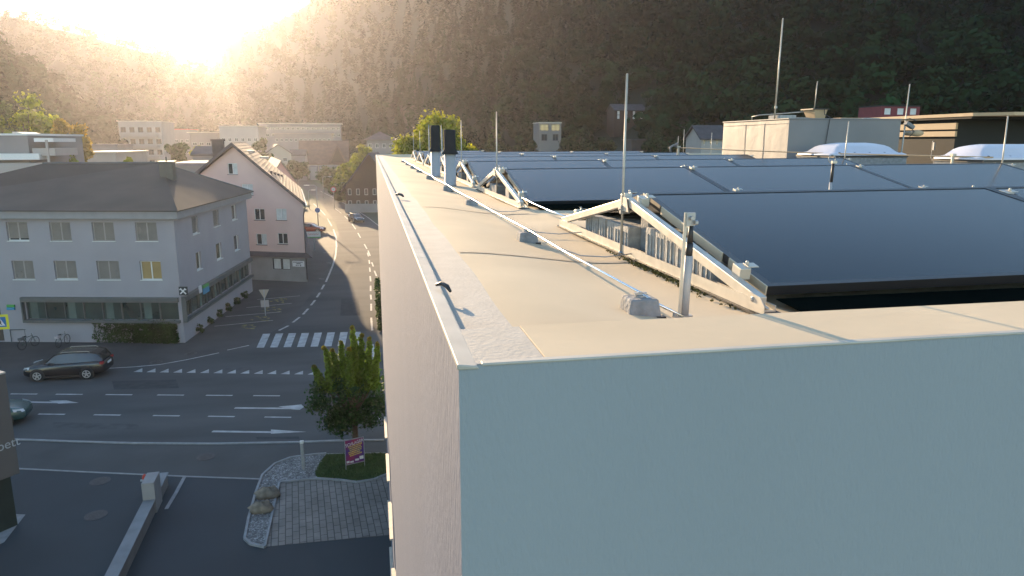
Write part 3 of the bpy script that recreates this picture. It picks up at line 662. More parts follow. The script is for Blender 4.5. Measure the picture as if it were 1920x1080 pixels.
# ---- penthouse two (dark; beige strips stand in for sunlight on its side)
t = thing("dark_penthouse", "dark anthracite roof box with painted beige sunlit bands at the right", "penthouse", (13, 14.3, RZ))
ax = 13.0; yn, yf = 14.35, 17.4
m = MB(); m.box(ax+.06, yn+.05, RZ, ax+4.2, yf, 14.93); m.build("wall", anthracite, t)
m = MB(); m.box(ax, yn, 14.52, ax+.055, yf, 14.64); m.box(ax, yn, 14.68, ax+.055, yf, 14.82); m.build("lit_band", beige, t)
m = MB(); m.add([(ax-.1, yn-.55, 14.95), (ax+.35, yn-1.15, 14.95), (ax+4.3, yn-1.15, 14.95), (ax+4.3, yf, 14.95), (ax-.1, yf, 14.95), (ax-.1, yn-.55, 15.02), (ax+.35, yn-1.15, 15.02), (ax+4.3, yn-1.15, 15.02), (ax+4.3, yf, 15.02), (ax-.1, yf, 15.02)], [(4,3,2,1,0),(5,6,7,8,9),(0,1,6,5),(1,2,7,6),(2,3,8,7),(3,4,9,8),(4,0,5,9)]); m.build("canopy", beige, t)
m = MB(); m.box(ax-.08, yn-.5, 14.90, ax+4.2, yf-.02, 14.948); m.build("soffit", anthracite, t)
p = atY(1740, 270, 14.3); m = MB(); m.tube([(12.93, 14.9, 14.02), (12.93, 14.9, 14.42)], .01, 6); m.mbox(Matrix.Translation((12.93, 14.85, 14.3)), .02, .02, .09); m.build("door_handle", steel, t)
c = atY(1697, 232, 13.0); t = thing("horn_antenna", "pale cylindrical horn with clamp box beside the dark penthouse", "antenna", (c[0]+.05, 13.0, RZ))
m = MB(); m.tube([(c[0]+.02, 13.05, RZ), (c[0]+.05, 13.05, c[2]+.02)], .012, 8); m.build("mast", steel, t)
m = MB(); mm = Matrix.Translation((c[0]+.06, 12.95, c[2]-.03)) @ Matrix.Rotation(R_(28), 4, 'Y'); m.mbox(mm, .10, .05, .035); m.build("clamp_box", sheet_m, t, bevel=.006)
h0 = atY(1711, 250, 13.0); m = MB(); m.rev([(.085, -.06), (.105, .0), (.10, .03), (.07, .30)], (0, 0, 0), 20); m.v = [(h0[0]+v[0]*1.1, 12.86+v[2], h0[2]+v[1]*.62) for v in m.v]; m.build("horn", beige, t, smooth=True)
m = MB(); m.tube([(c[0]+.02, 12.9, c[2]-.05), (c[0]+.10, 12.84, c[2]-.16), (c[0]+.05, 12.9, c[2]-.26)], .008, 6); m.tube([(c[0]-.05, 13.0, c[2]+.07), (c[0]+.1, 13.0, c[2]+.1), (c[0]+.25, 13.0, c[2]+.06)], .012, 6); m.build("cable", black_plastic, t)
q = atY(1706, 158, 13.1); rod(c[0]+.06, 13.1, q[2], .011, "lightning rod rising beside the horn antenna at right", bracket=False, lean=(q[0]-c[0]-.06, 0))

# moss and grit gathered along the first rail (name_moss)
_p = []
for i in range(420):
    y = random.gauss(3.05, .28); x = 1.30+random.gauss(0, .018)-.02*abs(y-3.05)
    _p.append((x, y, RZ+.003))
_V, _F = leaves(np.array(_p), .006, 3, .010, .4)
np_mesh("moss", _V, _F, mat("moss_grit", (.10, .085, .02), .95, .5, 40), kind="stuff")
# ================================================================== STREETS
def sheet(nm, pix, mt, z, kind="structure", extra=None):
    P_ = [G2(*p) if not isinstance(p[0], str) else p[1] for p in pix]
    m = MB(); n = len(P_); m.add([(p[0], p[1], z) for p in P_], [tuple(range(n))])
    o = m.build(nm, mt); o["kind"] = kind
    # face up
    if o.data.polygons[0].normal.z < 0: o.data.flip_normals()
    return o
W = lambda x, y: ("w", (x, y))
m = MB(); m.add([(-90, -10, .006), (60, -10, .006), (60, 120, .006), (-90, 120, .006)], [(0, 1, 2, 3)]); o = m.build("pavement", asphalt2); o["kind"] = "structure"
main = [W(-90, 49.5), (-80, 694), (0, 693), (205, 691), (300, 684), (360, 673), (410, 663), (467, 648), (520, 617), (560, 583), (590, 543), (612, 505), (628, 470), (636, 440), (630, 418), (615, 397), (596, 375), (575, 358), (560, 345), (548, 333),
        (556, 331), (590, 347), (640, 372), (680, 398), (712, 425), W(1.6, 115), W(2.3, 100), W(2.6, 80), W(2.8, 62), W(4, 54), W(12, 49), W(60, 49), W(60, 34), W(-1, 34.2), (640, 828), (400, 833), (120, 831), (20, 828), W(-90, 37)]
sheet("road", main, asphalt, .016)
yard = [(-60, 878), (100, 883), (230, 889), (350, 894), (495, 899), (470, 940), (458, 1010), (495, 1026), (728, 1005), W(.16, 24), W(.16, -8), W(-60, -8), W(-60, 33)]
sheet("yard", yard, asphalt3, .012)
sheet("bank_pavement", [(-80, 640), (330, 640), (350, 642), (480, 548), (480, 534), (575, 528), (600, 500), (622, 455), (612, 505), (590, 542), (560, 582), (520, 616), (467, 647), (410, 662), (360, 671), (300, 682), (205, 689), (-80, 692)], mat("asphalt_path", (0.060, 0.058, 0.056), 0.9, 0.15, 0.5, 0.25, 60), .012)
# markings
def marking(nm, polys, wd=.12, z=.022, mt=None):
    m = MB()
    for pl in polys: m.strip([G2(*p) for p in pl], wd, z)
    o = m.build(nm, mt or paint); o["kind"] = "structure"; return o
def polyf(nm, polys, z=.022, mt=None):
    m = MB()
    for pl in polys:
        P_ = [G2(*p) for p in pl]; A_ = sum(P_[i][0]*P_[(i+1) % len(P_)][1]-P_[(i+1) % len(P_)][0]*P_[i][1] for i in range(len(P_)))
        if A_ < 0: P_ = P_[::-1]
        m.add([(p[0], p[1], z) for p in P_], [tuple(range(len(P_)))])
    o = m.build(nm, mt or paint); o["kind"] = "structure"; return o
xw = []
for k in range(8):
    xa = 481+k*25.3; ya = 652.5-.5*k; xw.append([(xa, ya), (xa+14, ya-.3), (xa+14+12-k*1.1, ya-26.5), (xa+12-k*1.1, ya-26)])
polyf("crosswalk", xw)
polyf("give_way_teeth", [[(x, 698+(x-250)*.0145), (x+17, 698.3+(x-250)*.0145), (x+17, 691+(x-250)*.0155)] for x in [250+k*24.6+max(0, k-2)*.6 for k in range(14)]])
marking("lane_marking", [[(205, 691), (250, 688.5), (300, 684), (350, 675), (411, 662)], [(426, 657), (467, 648)]], .14)
marking("lane_marking", [[(523, 620), (541, 611)], [(549, 605), (562, 595)], [(568, 590), (578, 579)], [(583, 573), (591, 563)], [(594, 558), (600, 549)], [(603, 543), (608, 534)], [(611, 529), (617, 515), (624, 498), (629, 480), (631, 462), (630, 445), (625, 430)],
                        [(622, 424), (614, 410)], [(610, 404), (600, 393), (588, 382)]], .2)
marking("lane_marking", [[(683, 458), (688, 467)], [(689, 474), (691, 481)], [(692, 488), (693, 495)], [(693, 502), (694, 510)], [(694, 518), (695, 528)], [(695, 536), (695, 546)], [(695, 553), (696, 562)], [(696, 570), (696, 583)], [(696, 596), (698, 620)], [(699, 646), (701, 675)],
                         [(676, 446), (671, 437)], [(667, 430), (660, 420)], [(655, 414), (646, 405)], [(640, 400), (628, 391)], [(697, 492), (700, 500)], [(702, 508), (706, 518)], [(690, 470), (694, 480)]], .16)
marking("lane_marking", [[(712, 425), (690, 408), (665, 392), (640, 378), (620, 368), (600, 358)]], .18)
dl = []
for (y0, xs_, sl) in ((739, (20, 105, 198, 295, 386, 475), .012), (776, (72, 176, 287, 390, 496), .022)):
    for x in xs_: dl.append([(x, y0+x*sl*.6), (x+50, y0+(x+50)*sl*.6)])
dl.append([(700, 785), (722, 786)])
marking("lane_marking", dl, .15)
marking("arrow_marking", [[(440, 765.5), (548, 766.5)], [(398, 809.5), (510, 811)], [(28, 754), (120, 755.5)]], .22)
polyf("arrow_marking", [[(508, 806), (508, 814), (575, 810.5)], [(522, 763), (548, 768.5), (562, 769), (570, 764), (565, 759), (545, 761)], [(92, 752), (110, 757.5), (148, 756), (125, 751.5)]], .024)
marking("parking_line", [[(402, 612), (512, 601)], [(423, 594), (528, 585)], [(462, 577), (547, 569)], [(482, 562), (562, 555)], [(612, 493), (621, 493.5)], [(598, 523), (608, 523.5)], [(606, 474), (618, 474)]], .11, .018)
random.seed(3)
yb = []
for (cx, cy) in ((460, 613), (482, 597), (504, 580), (520, 564)):
    for k in range(9):
        x, y = cx+random.uniform(-17, 17), cy+random.uniform(-4, 4); yb.append([(x, y), (x+random.uniform(4, 12), y-.5), (x+random.uniform(5, 11), y+1.6)])
polyf("parking_marking", yb, .018, paint_y)
m = MB()
def kerbline(pts, wd=.12, ht=.07, z=0.0):
    P_ = [G2(*p) for p in pts]
    for a, b in zip(P_[:-1], P_[1:]): m.bar((a[0], a[1], z+ht/2), (b[0], b[1], z+ht/2), wd, ht)
kerbline([(20, 825), (60, 826), (140, 829), (250, 832), (400, 833), (560, 830), (640, 827), (720, 826)], .14, .06)
kerbline([(30, 879), (150, 885), (260, 890), (350, 894), (492, 899)], .10, .03); kerbline([(346, 895), (330, 925), (312, 955)], .14, .035)
kerbline([(330, 663), (352, 644), (480, 549)], .0001, .001)
o = m.build("kerb_line", kerb); o["kind"] = "structure"
def patch(pix, mt_, z=.018):
    return sheet("asphalt_patch", pix, mt_, z)
pm1 = mat("patch_dark", (0.060, 0.063, 0.065), 0.95, 0.15, 2, spec=.12); pm2 = mat("patch_light", (0.088, 0.089, 0.088), 0.95, 0.15, 2, spec=.12)
patch([(210, 715), (330, 712), (336, 728), (214, 731)], pm1); patch([(420, 690), (470, 689), (474, 694), (421, 696)], pm2); patch([(100, 792), (260, 796), (262, 806), (98, 802)], pm2)
patch([(640, 560), (672, 560), (676, 592), (638, 592)], pm1); patch([(480, 820), (560, 819), (562, 824), (482, 825)], pm1); patch([(645, 480), (664, 480), (668, 500), (646, 500)], pm2)
m = MB()
for pl_ in ([(60, 716), (130, 722), (250, 720), (400, 726), (560, 722)], [(590, 620), (610, 570), (640, 530), (660, 490)], [(300, 760), (420, 752), (520, 756)], [(120, 815), (300, 820), (420, 818)]): m.strip([G2(*p) for p in pl_], .035, .020)
o = m.build("tar_seam", mat("tar", (.028, .029, .03), .7, .1, 3)); o["kind"] = "structure"
# manhole covers
iron = mat("cast_iron", (.055, .05, .048), .7, .3, 12, .5, 40)
for (px, py, lb) in ((386, 856, "pavement right of the wall pillar"), (188, 902, "dark yard left of the hydrant"), (180, 966, "yard below the other covers"), (134, 679, "pavement just before the black car"), (358, 663, "pavement near the bank corner"), (293, 679, "pavement by the curved white line")):
    p = G(px, py, .02); m = MB(); r = .36
    m.rev([(r*1.15, 0), (r*1.15, .006), (r*1.02, .006), (r, .003), (r*.96, .004)], p, 24)
    for k in range(-3, 4): m.box(p[0]-.8*r*math.cos(k*.35), p[1]+k*.09-.015, p[2]+.0045, p[0]+.8*r*math.cos(k*.35), p[1]+k*.09+.015, p[2]+.010)
    tag(m.build("manhole_cover", iron, loc=p), f"round iron manhole cover in the {lb}", "manhole cover", "manhole covers")
# forecourt block paving, gravel bed, lawn
pave_m = brick_mat("paving_blocks", (.175, .158, .140), (.205, .185, .165), (.07, .064, .058), .55, .25, rot=R_(84), msize=.018)
sheet("forecourt_paving", [(497, 1026), (510, 968), (524, 906), (560, 902), (600, 899), (640, 902), (668, 906), (700, 901), (728, 891), (734, 1003)], pave_m, .02)
bed = [(460, 1012), (466, 975), (480, 925), (492, 893), (515, 872), (545, 860), (590, 854), (612, 853), (600, 870), (592, 888), (596, 899), (560, 902), (524, 906), (510, 968), (497, 1026), (470, 1020)]
sheet("gravel_bed", bed, mat("gravel_base", (.17, .16, .15), .95, .4, 9, .8, 20), .03)
lawn = [(612, 853), (660, 852), (723, 851), (725, 892), (700, 901), (668, 906), (640, 902), (596, 899), (590, 888), (600, 868)]
sheet("lawn", lawn, grass_m, .04)
m = MB()
kerbline([(596, 899), (560, 902), (524, 906), (517, 935), (510, 968), (503, 1000), (497, 1027)], .09, .09); kerbline([(596, 899), (640, 902), (668, 906), (700, 901), (728, 890)], .09, .09)
kerbline([(612, 852.5), (590, 854), (545, 860), (515, 872), (492, 893), (480, 925), (466, 975), (459, 1012), (470, 1022), (497, 1028)], .10, .10); kerbline([(612, 852.5), (723, 850.5)], .08, .05)
o = m.build("kerb_line", kerb); o["kind"] = "structure"
def inpoly(x, y, P_):
    c = False; n = len(P_)
    for i in range(n):
        x1, y1 = P_[i]; x2, y2 = P_[(i+1) % n]
        if (y1 > y) != (y2 > y) and x < (x2-x1)*(y-y1)/(y2-y1)+x1: c = not c
    return c
def scatter(pix, n):
    P_ = [G2(*p) for p in pix]; xs_ = [p[0] for p in P_]; ys_ = [p[1] for p in P_]; out = []
    while len(out) < n:
        x, y = random.uniform(min(xs_), max(xs_)), random.uniform(min(ys_), max(ys_))
        if inpoly(x, y, P_): out.append((x, y))
    return np.array(out)
pt_ = scatter(bed, 3600); n = len(pt_); s = .018+.03*rng.random(n)
oc = np.array([(1,0,0),(0,1,0),(-1,0,0),(0,-1,0),(0,0,.7),(0,0,-.3)])
V = oc[None]*s[:, None, None]*(0.7+.6*rng.random((n, 6, 1)))+np.stack([pt_[:, 0], pt_[:, 1], np.full(n, .035)], 1)[:, None]
Fo = np.array([(0,1,4),(1,2,4),(2,3,4),(3,0,4)])[None]+6*np.arange(n)[:, None, None]
np_mesh("gravel", V.reshape(-1, 3), Fo.reshape(-1, 3), mat("pebbles", (.30, .29, .28), .9, .3, 3, tint=True), np.repeat(.45+.9*rng.random(n), 6)[:, None]*np.ones(3), kind="stuff")
pt_ = scatter(lawn, 7000); n = len(pt_); a = rng.random(n)*6.283; hgt = .05+.07*rng.random(n); wv = .008+.006*rng.random(n)
b0 = np.stack([pt_[:, 0], pt_[:, 1], np.full(n, .04)], 1); dr = np.stack([np.cos(a), np.sin(a), 0*a], 1)
V = np.stack([b0-dr*wv[:, None], b0+dr*wv[:, None], b0+np.stack([np.sin(a)*.03, np.cos(a)*.03, hgt], 1)], 1).reshape(-1, 3)
np_mesh("grass", V, np.arange(3*n).reshape(n, 3), mat("grass_blades", (.06, .10, .025), .8, .3, 3, tint=True), np.repeat(.6+.7*rng.random(n), 3)[:, None]*np.ones(3), kind="stuff")
# boulders
def boulder(px, py, r, lb):
    p = G(px, py, .03); n1, n2 = 12, 7; m = MB(); vs = []
    for j in range(n2+1):
        for i in range(n1):
            a, b = 2*math.pi*i/n1, math.pi*j/n2-math.pi/2; q = 1+.16*math.sin(3*a+j)+.1*math.sin(5*a-2*j)
            vs.append((p[0]+r*1.35*q*math.cos(b)*math.cos(a), p[1]+r*q*math.cos(b)*math.sin(a), p[2]+r*.35+r*.75*math.sin(b)*q))
    m.add(vs, [(j*n1+i, j*n1+(i+1) % n1, (j+1)*n1+(i+1) % n1, (j+1)*n1+i) for j in range(n2) for i in range(n1)])
    tag(m.build("boulder", mat("boulder", (.21, .17, .125), .95, .3, 4, .8, 12), loc=p, smooth=True), lb, "boulder", "boulders in the gravel bed")
boulder(503, 931, .36, "darker flat boulder in the upper gravel bed"); boulder(491, 958, .34, "rounded brown boulder nearest in the gravel bed")
# bollard light
p = G(569, 880, .03); t = thing("bollard_light", "slim grey bollard light with bright cap in the gravel", "bollard", p)
hz = zat(569, 826, p); m = MB(); m.box(p[0]-.075, p[1]-.06, 0, p[0]+.075, p[1]+.06, hz-.12); m.build("post", steel, t, bevel=.01)
m = MB(); m.box(p[0]-.08, p[1]-.065, hz-.12, p[0]+.08, p[1]+.065, hz); m.build("cap", white_fr, t, bevel=.01)
# event poster
pl, pr = G(649, 884), G(684, 876); zt = zat(649, 826, pl); zb_ = zat(649, 872, pl)
t = thing("event_poster", "purple and red event poster in a metal frame on the lawn", "poster", pl)
m = MB(); d = Vector((pr[0]-pl[0], pr[1]-pl[1], 0)); m.tube([pl, (pl[0], pl[1], zt)], .018, 8); m.tube([pr, (pr[0], pr[1], zt)], .018, 8)
m.bar((pl[0], pl[1], zt), (pr[0], pr[1], zt), .035, .035); m.bar((pl[0], pl[1], zb_), (pr[0], pr[1], zb_), .035, .035); m.build("frame", steel, t)
ux = d.normalized(); wpo = d.length; hpo = zt-zb_; nrm = Vector((ux.y, -ux.x, 0))
def PP(s, v, o): q = Vector(pl)+ux*(s*wpo)+nrm*o; return (q.x, q.y, zb_+v*hpo)
m = MB(); m.add([PP(.02, .02, -.01), PP(.98, .02, -.01), PP(.98, .98, -.01), PP(.02, .98, -.01), PP(.02, .02, .01), PP(.98, .02, .01), PP(.98, .98, .01), PP(.02, .98, .01)], [(0,1,2,3),(7,6,5,4),(0,4,5,1),(1,5,6,2),(2,6,7,3),(3,7,4,0)])
bd = m.build("board", mat("poster_print", (.05, .02, .16), .6, .3, 1.6, col2=(.30, .02, .06), contrast=.25), t)
def text(s, size, mt_, loc, xdir, updir, par, name="lettering", shear=0, extr=.002, align='CENTER', sx=1.0):
    c = bpy.data.curves.new(name, 'FONT'); c.body = s; c.size = size; c.extrude = extr; c.align_x = align; c.align_y = 'CENTER'; c.shear = shear; c.materials.append(mt_); c.fill_mode = 'BOTH'
    tmp = bpy.data.objects.new(name, c); me_ = bpy.data.meshes.new_from_object(tmp); me_.materials.clear(); me_.materials.append(mt_); bpy.data.objects.remove(tmp); o = bpy.data.objects.new(name, me_); COL.objects.link(o); X = Vector(xdir).normalized(); Z = X.cross(Vector(updir)).normalized(); Y = Z.cross(X)
    rt = root_of(par); Lc = Vector(loc)-OFF[rt.name]; o.parent = par
    o.matrix_basis = Matrix(((X.x*sx, Y.x, Z.x, Lc.x), (X.y*sx, Y.y, Z.y, Lc.y), (X.z*sx, Y.z, Z.z, Lc.z), (0, 0, 0, 1))); return o
wm = mat("print_white", (.6, .6, .6), .6, .05, 3); ym = mat("print_yellow", (.50, .38, .08), .6, .2, 3)
updir = Vector((0, 0, 1)); xd = ux+Vector((0, 0, .16))
text("SCHLAGER", .20, wm, PP(.5, .83, .016), xd, updir, bd, sx=.85)
for k in range(6):
    m = MB(); v = .66-.075*k; s0 = .16+.04*((k*7) % 3)
    x_ = s0
    while x_ < .86-.03*((k*5) % 3):
        w_ = random.uniform(.03, .07); m.add([PP(x_, v+x_*.10, .013), PP(x_+w_, v+(x_+w_)*.10, .013), PP(x_+w_, v+.045+(x_+w_)*.10, .013), PP(x_, v+.045+x_*.10, .013)], [(0,1,2,3)]); x_ += w_+.018
    m.build("print_line", ym, bd)
m = MB(); 
for (a, b, c_, d_) in ((.05, .06, .2, .15), (.24, .05, .42, .12), (.5, .09, .7, .17), (.74, .12, .95, .25)): m.add([PP(a, b, .013), PP(c_, b, .013), PP(c_, d_, .013), PP(a, d_, .013)], [(0,1,2,3)])
m.build("print_line", wm, bd)
# low wall, pillar, hydrant
A_, B_ = G(296, 935), G(226, 1082); wl = Vector((B_[0]-A_[0], B_[1]-A_[1], 0)).normalized(); far_ = Vector(A_)-wl*1.2; near_ = Vector(B_)+wl*8
t = thing("low_wall", "long low pale concrete wall beside the yard driveway", "wall", A_)
nn = Vector((-wl.y, wl.x, 0)); 
m = MB(); m.bar(far_+Vector((0, 0, .27)), near_+Vector((0, 0, .27)), .34, .54); m.build("wall", mat("wall_render", (.19, .178, .168), .9, .12, 1.5, .2, 20), t)
m = MB(); m.bar(far_+Vector((0, 0, .565)), near_+Vector((0, 0, .565)), .44, .05); m.build("coping", mat("coping", (.20, .205, .21), .8, .12, 1.5), t)
pc = Vector(G(280, 968)); 
m = MB(); c = Vector(A_)+wl*1.1; m.bar(c+Vector((0, 0, .65))-wl*.85, c+Vector((0, 0, .65))+wl*.15, .46, 1.3); m.build("pillar", mat("pillar_render", (.27, .255, .245), .9, .08, 1.5), t, bevel=.01)
hp = Vector(G(274, 921)); t = thing("fire_hydrant", "small red fire hydrant behind the wall pillar", "hydrant", hp)
m = MB(); m.rev([(.13, 0), (.13, .06), (.08, .08), (.08, .55), (.10, .58), (.10, .66), (.06, .74), (.02, .78)], hp, 16); m.build("barrel", mat("hydrant_red", (.42, .04, .02), .4, .1, 4), t, smooth=True)
m = MB(); m.tube([hp+Vector((-.17, 0, .5)), hp+Vector((.17, 0, .5))], .05, 10); m.build("outlet", steel, t)
# shop sign block at lower left
base = G(35, 985); D = Vector((base[0], base[1], 0))
cz1 = zat(20, 696, base); cz0 = zat(37, 884, base)
t = thing("shop_overhang", "brown grey projecting shop sign block on a dark column at lower left", "sign", base)
dirv = Vector((-.62, -.78, 0)).normalized(); e0 = Vector((atY(37, 882, D.y)[0], D.y-.02, 0)); e1 = e0+dirv*7; bk = Vector((-.78, .62, 0))*3.0
m = MB(); m.prism([(e1.x, e1.y), (e0.x, e0.y), (e0.x+bk.x, e0.y+bk.y), (e1.x+bk.x, e1.y+bk.y)][::1], cz0, cz1); o = m.build("sign_block", mat("sign_taupe", (.125, .108, .098), .8, .05, 1), t)
m = MB(); q = .04; m.prism([(e1.x+q, e1.y-q), (e0.x+q, e0.y-q), (e0.x+bk.x+q, e0.y+bk.y+q), (e1.x+bk.x, e1.y+bk.y)], cz1+.002, cz1+.06); m.build("top_cap", mat("cap_pale", (.42, .38, .33), .7, .05, 2), t)
m = MB(); f0 = D+dirv*.02+Vector((-.78, .62, 0))*.02; f1 = f0+dirv*.95; b2 = Vector((-.78, .62, 0))*.6
m.prism([(f1.x, f1.y), (f0.x, f0.y), (f0.x+b2.x, f0.y+b2.y), (f1.x+b2.x, f1.y+b2.y)], -.02, cz0-.002); m.build("column", mat("column_green", (.022, .032, .026), .7, .1, 2), t)
nr = Vector((.78, -.62, 0)); tp = e0+dirv*.98+nr*.012
pz = zat(14, 838, tuple(e0+dirv*.9)); text("mode   bett", .50, mat("letter_grey", (.42, .42, .42), .6, .05, 3), (tp.x, tp.y, pz), -dirv, (0, 0, 1), o, sx=.95)
tp2 = e0+dirv*.94+nr*.012; m = MB(); m.rev([(.13, 0), (.13, .01)], (0, 0, 0), 14)
m.v = [tuple(tp2+(-dirv)*v[0]+nr*v[2]+Vector((0, 0, pz+v[1]-.02))) for v in m.v]; m.build("dot", MATS["letter_grey"], o)
lp = e0+dirv*1.05+nr*.014; pz2 = zat(8, 884, tuple(e0+dirv*.9))
m = MB()
for (a, b, c_, d_) in ((-.55, -.11, .25, .11), (.08, .11, .25, .42), (-.55, .11, -.38, .42)): m.add([tuple(lp+(-dirv)*x_+Vector((0, 0, pz2+y_))) for x_, y_ in ((a, b), (c_, b), (c_, d_), (a, d_))], [(0,1,2,3)])
m.build("logo", wm, o)
sheet("column_plinth", [(-40, 1040), (-40, 962), (48, 966), (8, 1018)], kerb, .03)
# pedestrian crossing sign
p = G(2, 676); p = (p[0]-.12, p[1], 0); t = thing("crossing_sign", "yellow edged blue pedestrian crossing sign at the left edge", "traffic sign", p)
zt, zb_ = zat(4, 588, p), zat(4, 616, p); cxs = (atY(1, 600, p[1])[0]); hw = (zt-zb_)/2
m = MB(); m.tube([p, (p[0], p[1], zt)], .04, 10); m.build("pole", steel, t)
yv = p[1]-.06
def plate(nm, pts, mt_, oy, par=t):
    m = MB(); n = len(pts); m.add([(cxs+a*hw, yv-oy, (zt+zb_)/2+b*hw) for a, b in pts]+[(cxs+a*hw, yv-oy+.004, (zt+zb_)/2+b*hw) for a, b in pts], [tuple(range(n)), tuple(range(n, 2*n))[::-1]]+[(i, n+i, n+(i+1) % n, (i+1) % n) for i in range(n)]); return m.build(nm, mt_, par)
bd = plate("board", [(-1, -1), (1, -1), (1, 1), (-1, 1)], mat("sign_yellow", (.60, .55, .02), .5, .03, 3), 0)
plate("blue_field", [(-.68, -.68), (.68, -.68), (.68, .68), (-.68, .68)], mat("sign_blue", (.02, .12, .30), .5, .03, 3), .006, bd)
plate("triangle", [(-.55, -.5), (.55, -.5), (0, .52)], wm, .012, bd)
m = MB()
for a, b in (((0, .22), (0, -.1)), ((0, -.1), (-.16, -.38)), ((0, -.1), (.16, -.38)), ((0, .1), (-.14, -.06)), ((0, .1), (.14, -.04))):
    m.bar((cxs+a[0]*hw, yv-.02, (zt+zb_)/2+a[1]*hw), (cxs+b[0]*hw, yv-.02, (zt+zb_)/2+b[1]*hw), .05*hw*2, .004, up=(0, 1, 0))
m.rev([(.07*hw, 0), (.07*hw, .004)], (cxs, yv-.02, (zt+zb_)/2+.3*hw), 8, axis='y'); m.build("walker", black_plastic, bd)
# give way sign seen from behind
p = G(498, 592); t = thing("give_way_sign", "pale back of a triangular give way sign with small plates", "traffic sign", p)
zt = zat(498, 543, p); m = MB(); m.tube([p, (p[0], p[1], zt)], .04, 10); m.build("pole", steel, t)
za = zat(498, 561, p); m = MB(); m.add([(p[0]-.42, p[1]+.05, zt), (p[0]+.42, p[1]+.05, zt), (p[0], p[1]+.05, za), (p[0]-.42, p[1]+.065, zt), (p[0]+.42, p[1]+.065, zt), (p[0], p[1]+.065, za)], [(2,1,0),(3,4,5),(0,1,4,3),(1,2,5,4),(2,0,3,5)])
m.build("triangle_back", mat("sign_back", (.36, .31, .25), .5, .05, 3), t)
zc, zd = zat(498, 563, p), zat(498, 576, p); m = MB(); m.box(p[0]-.33, p[1]+.05, zd, p[0]+.33, p[1]+.065, zc); m.build("plate", mat("plate_back", (.33, .30, .29), .5, .05, 3), t)
# speed sign
p = G(627, 392); t = thing("speed_sign", "round red rimmed speed limit sign in front of the bushes", "traffic sign", p)
zc = zat(627, 355, p); r = .62; m = MB(); m.tube([p, (p[0], p[1], zc-r*.5)], .05, 8); m.build("pole", steel, t)
m = MB(); m.rev([(r, 0), (r, .02)], (p[0], p[1]-.08, zc), 24, axis='y'); rb = m.build("red_rim", mat("sign_red", (.45, .03, .03), .5, .05, 3), t)
m = MB(); m.rev([(r*.68, 0), (r*.68, .02)], (p[0], p[1]-.10, zc), 24, axis='y'); m.build("white_face", wm, t)
m = MB(); m.rev([(r*.22, 0), (r*.22, .02)], (p[0]-r*.05, p[1]-.12, zc+r*.05), 12, axis='y'); m.box(p[0]-r*.3, p[1]-.12, zc-r*1.35, p[0]+r*.3, p[1]-.09, zc-r*1.1); m.build("plate", concrete, t)
# street lamps
def street_lamp(px, pb, ptop, side, label, arm=1.3):
    p = G(px, pb); z = zat(px, ptop, p); t = thing("street_lamp", label, "street lamp", p, "street lamps along the curved road")
    m = MB(); m.tube([p, (p[0], p[1], z*.6), (p[0], p[1], z-.2), (p[0]+side*.3, p[1], z+.1), (p[0]+side*arm, p[1], z+.1)], [.09, .07, .05, .045, .04], 10); m.build("pole", steel, t, smooth=True)
    m = MB(); m.mbox(Matrix.Translation((p[0]+side*(arm+.3), p[1], z+.08)), .45, .16, .06); m.build("lamp_head", white_fr, t, bevel=.03)
    return t, p, z
t, p, z = street_lamp(597, 424, 348, -1, "tall street lamp with round blue sign by the red car")
m = MB(); zc = zat(597, 394, p); m.rev([(.45, 0), (.45, .02)], (p[0], p[1]-.1, zc), 18, axis='y'); m.build("blue_sign", MATS["sign_blue"], t)
street_lamp(580, 392, 357, 1, "farther street lamp curving over the pink house eave", .8)
street_lamp(607, 372, 332, 1, "distant street lamp beyond the bend", 1.6)
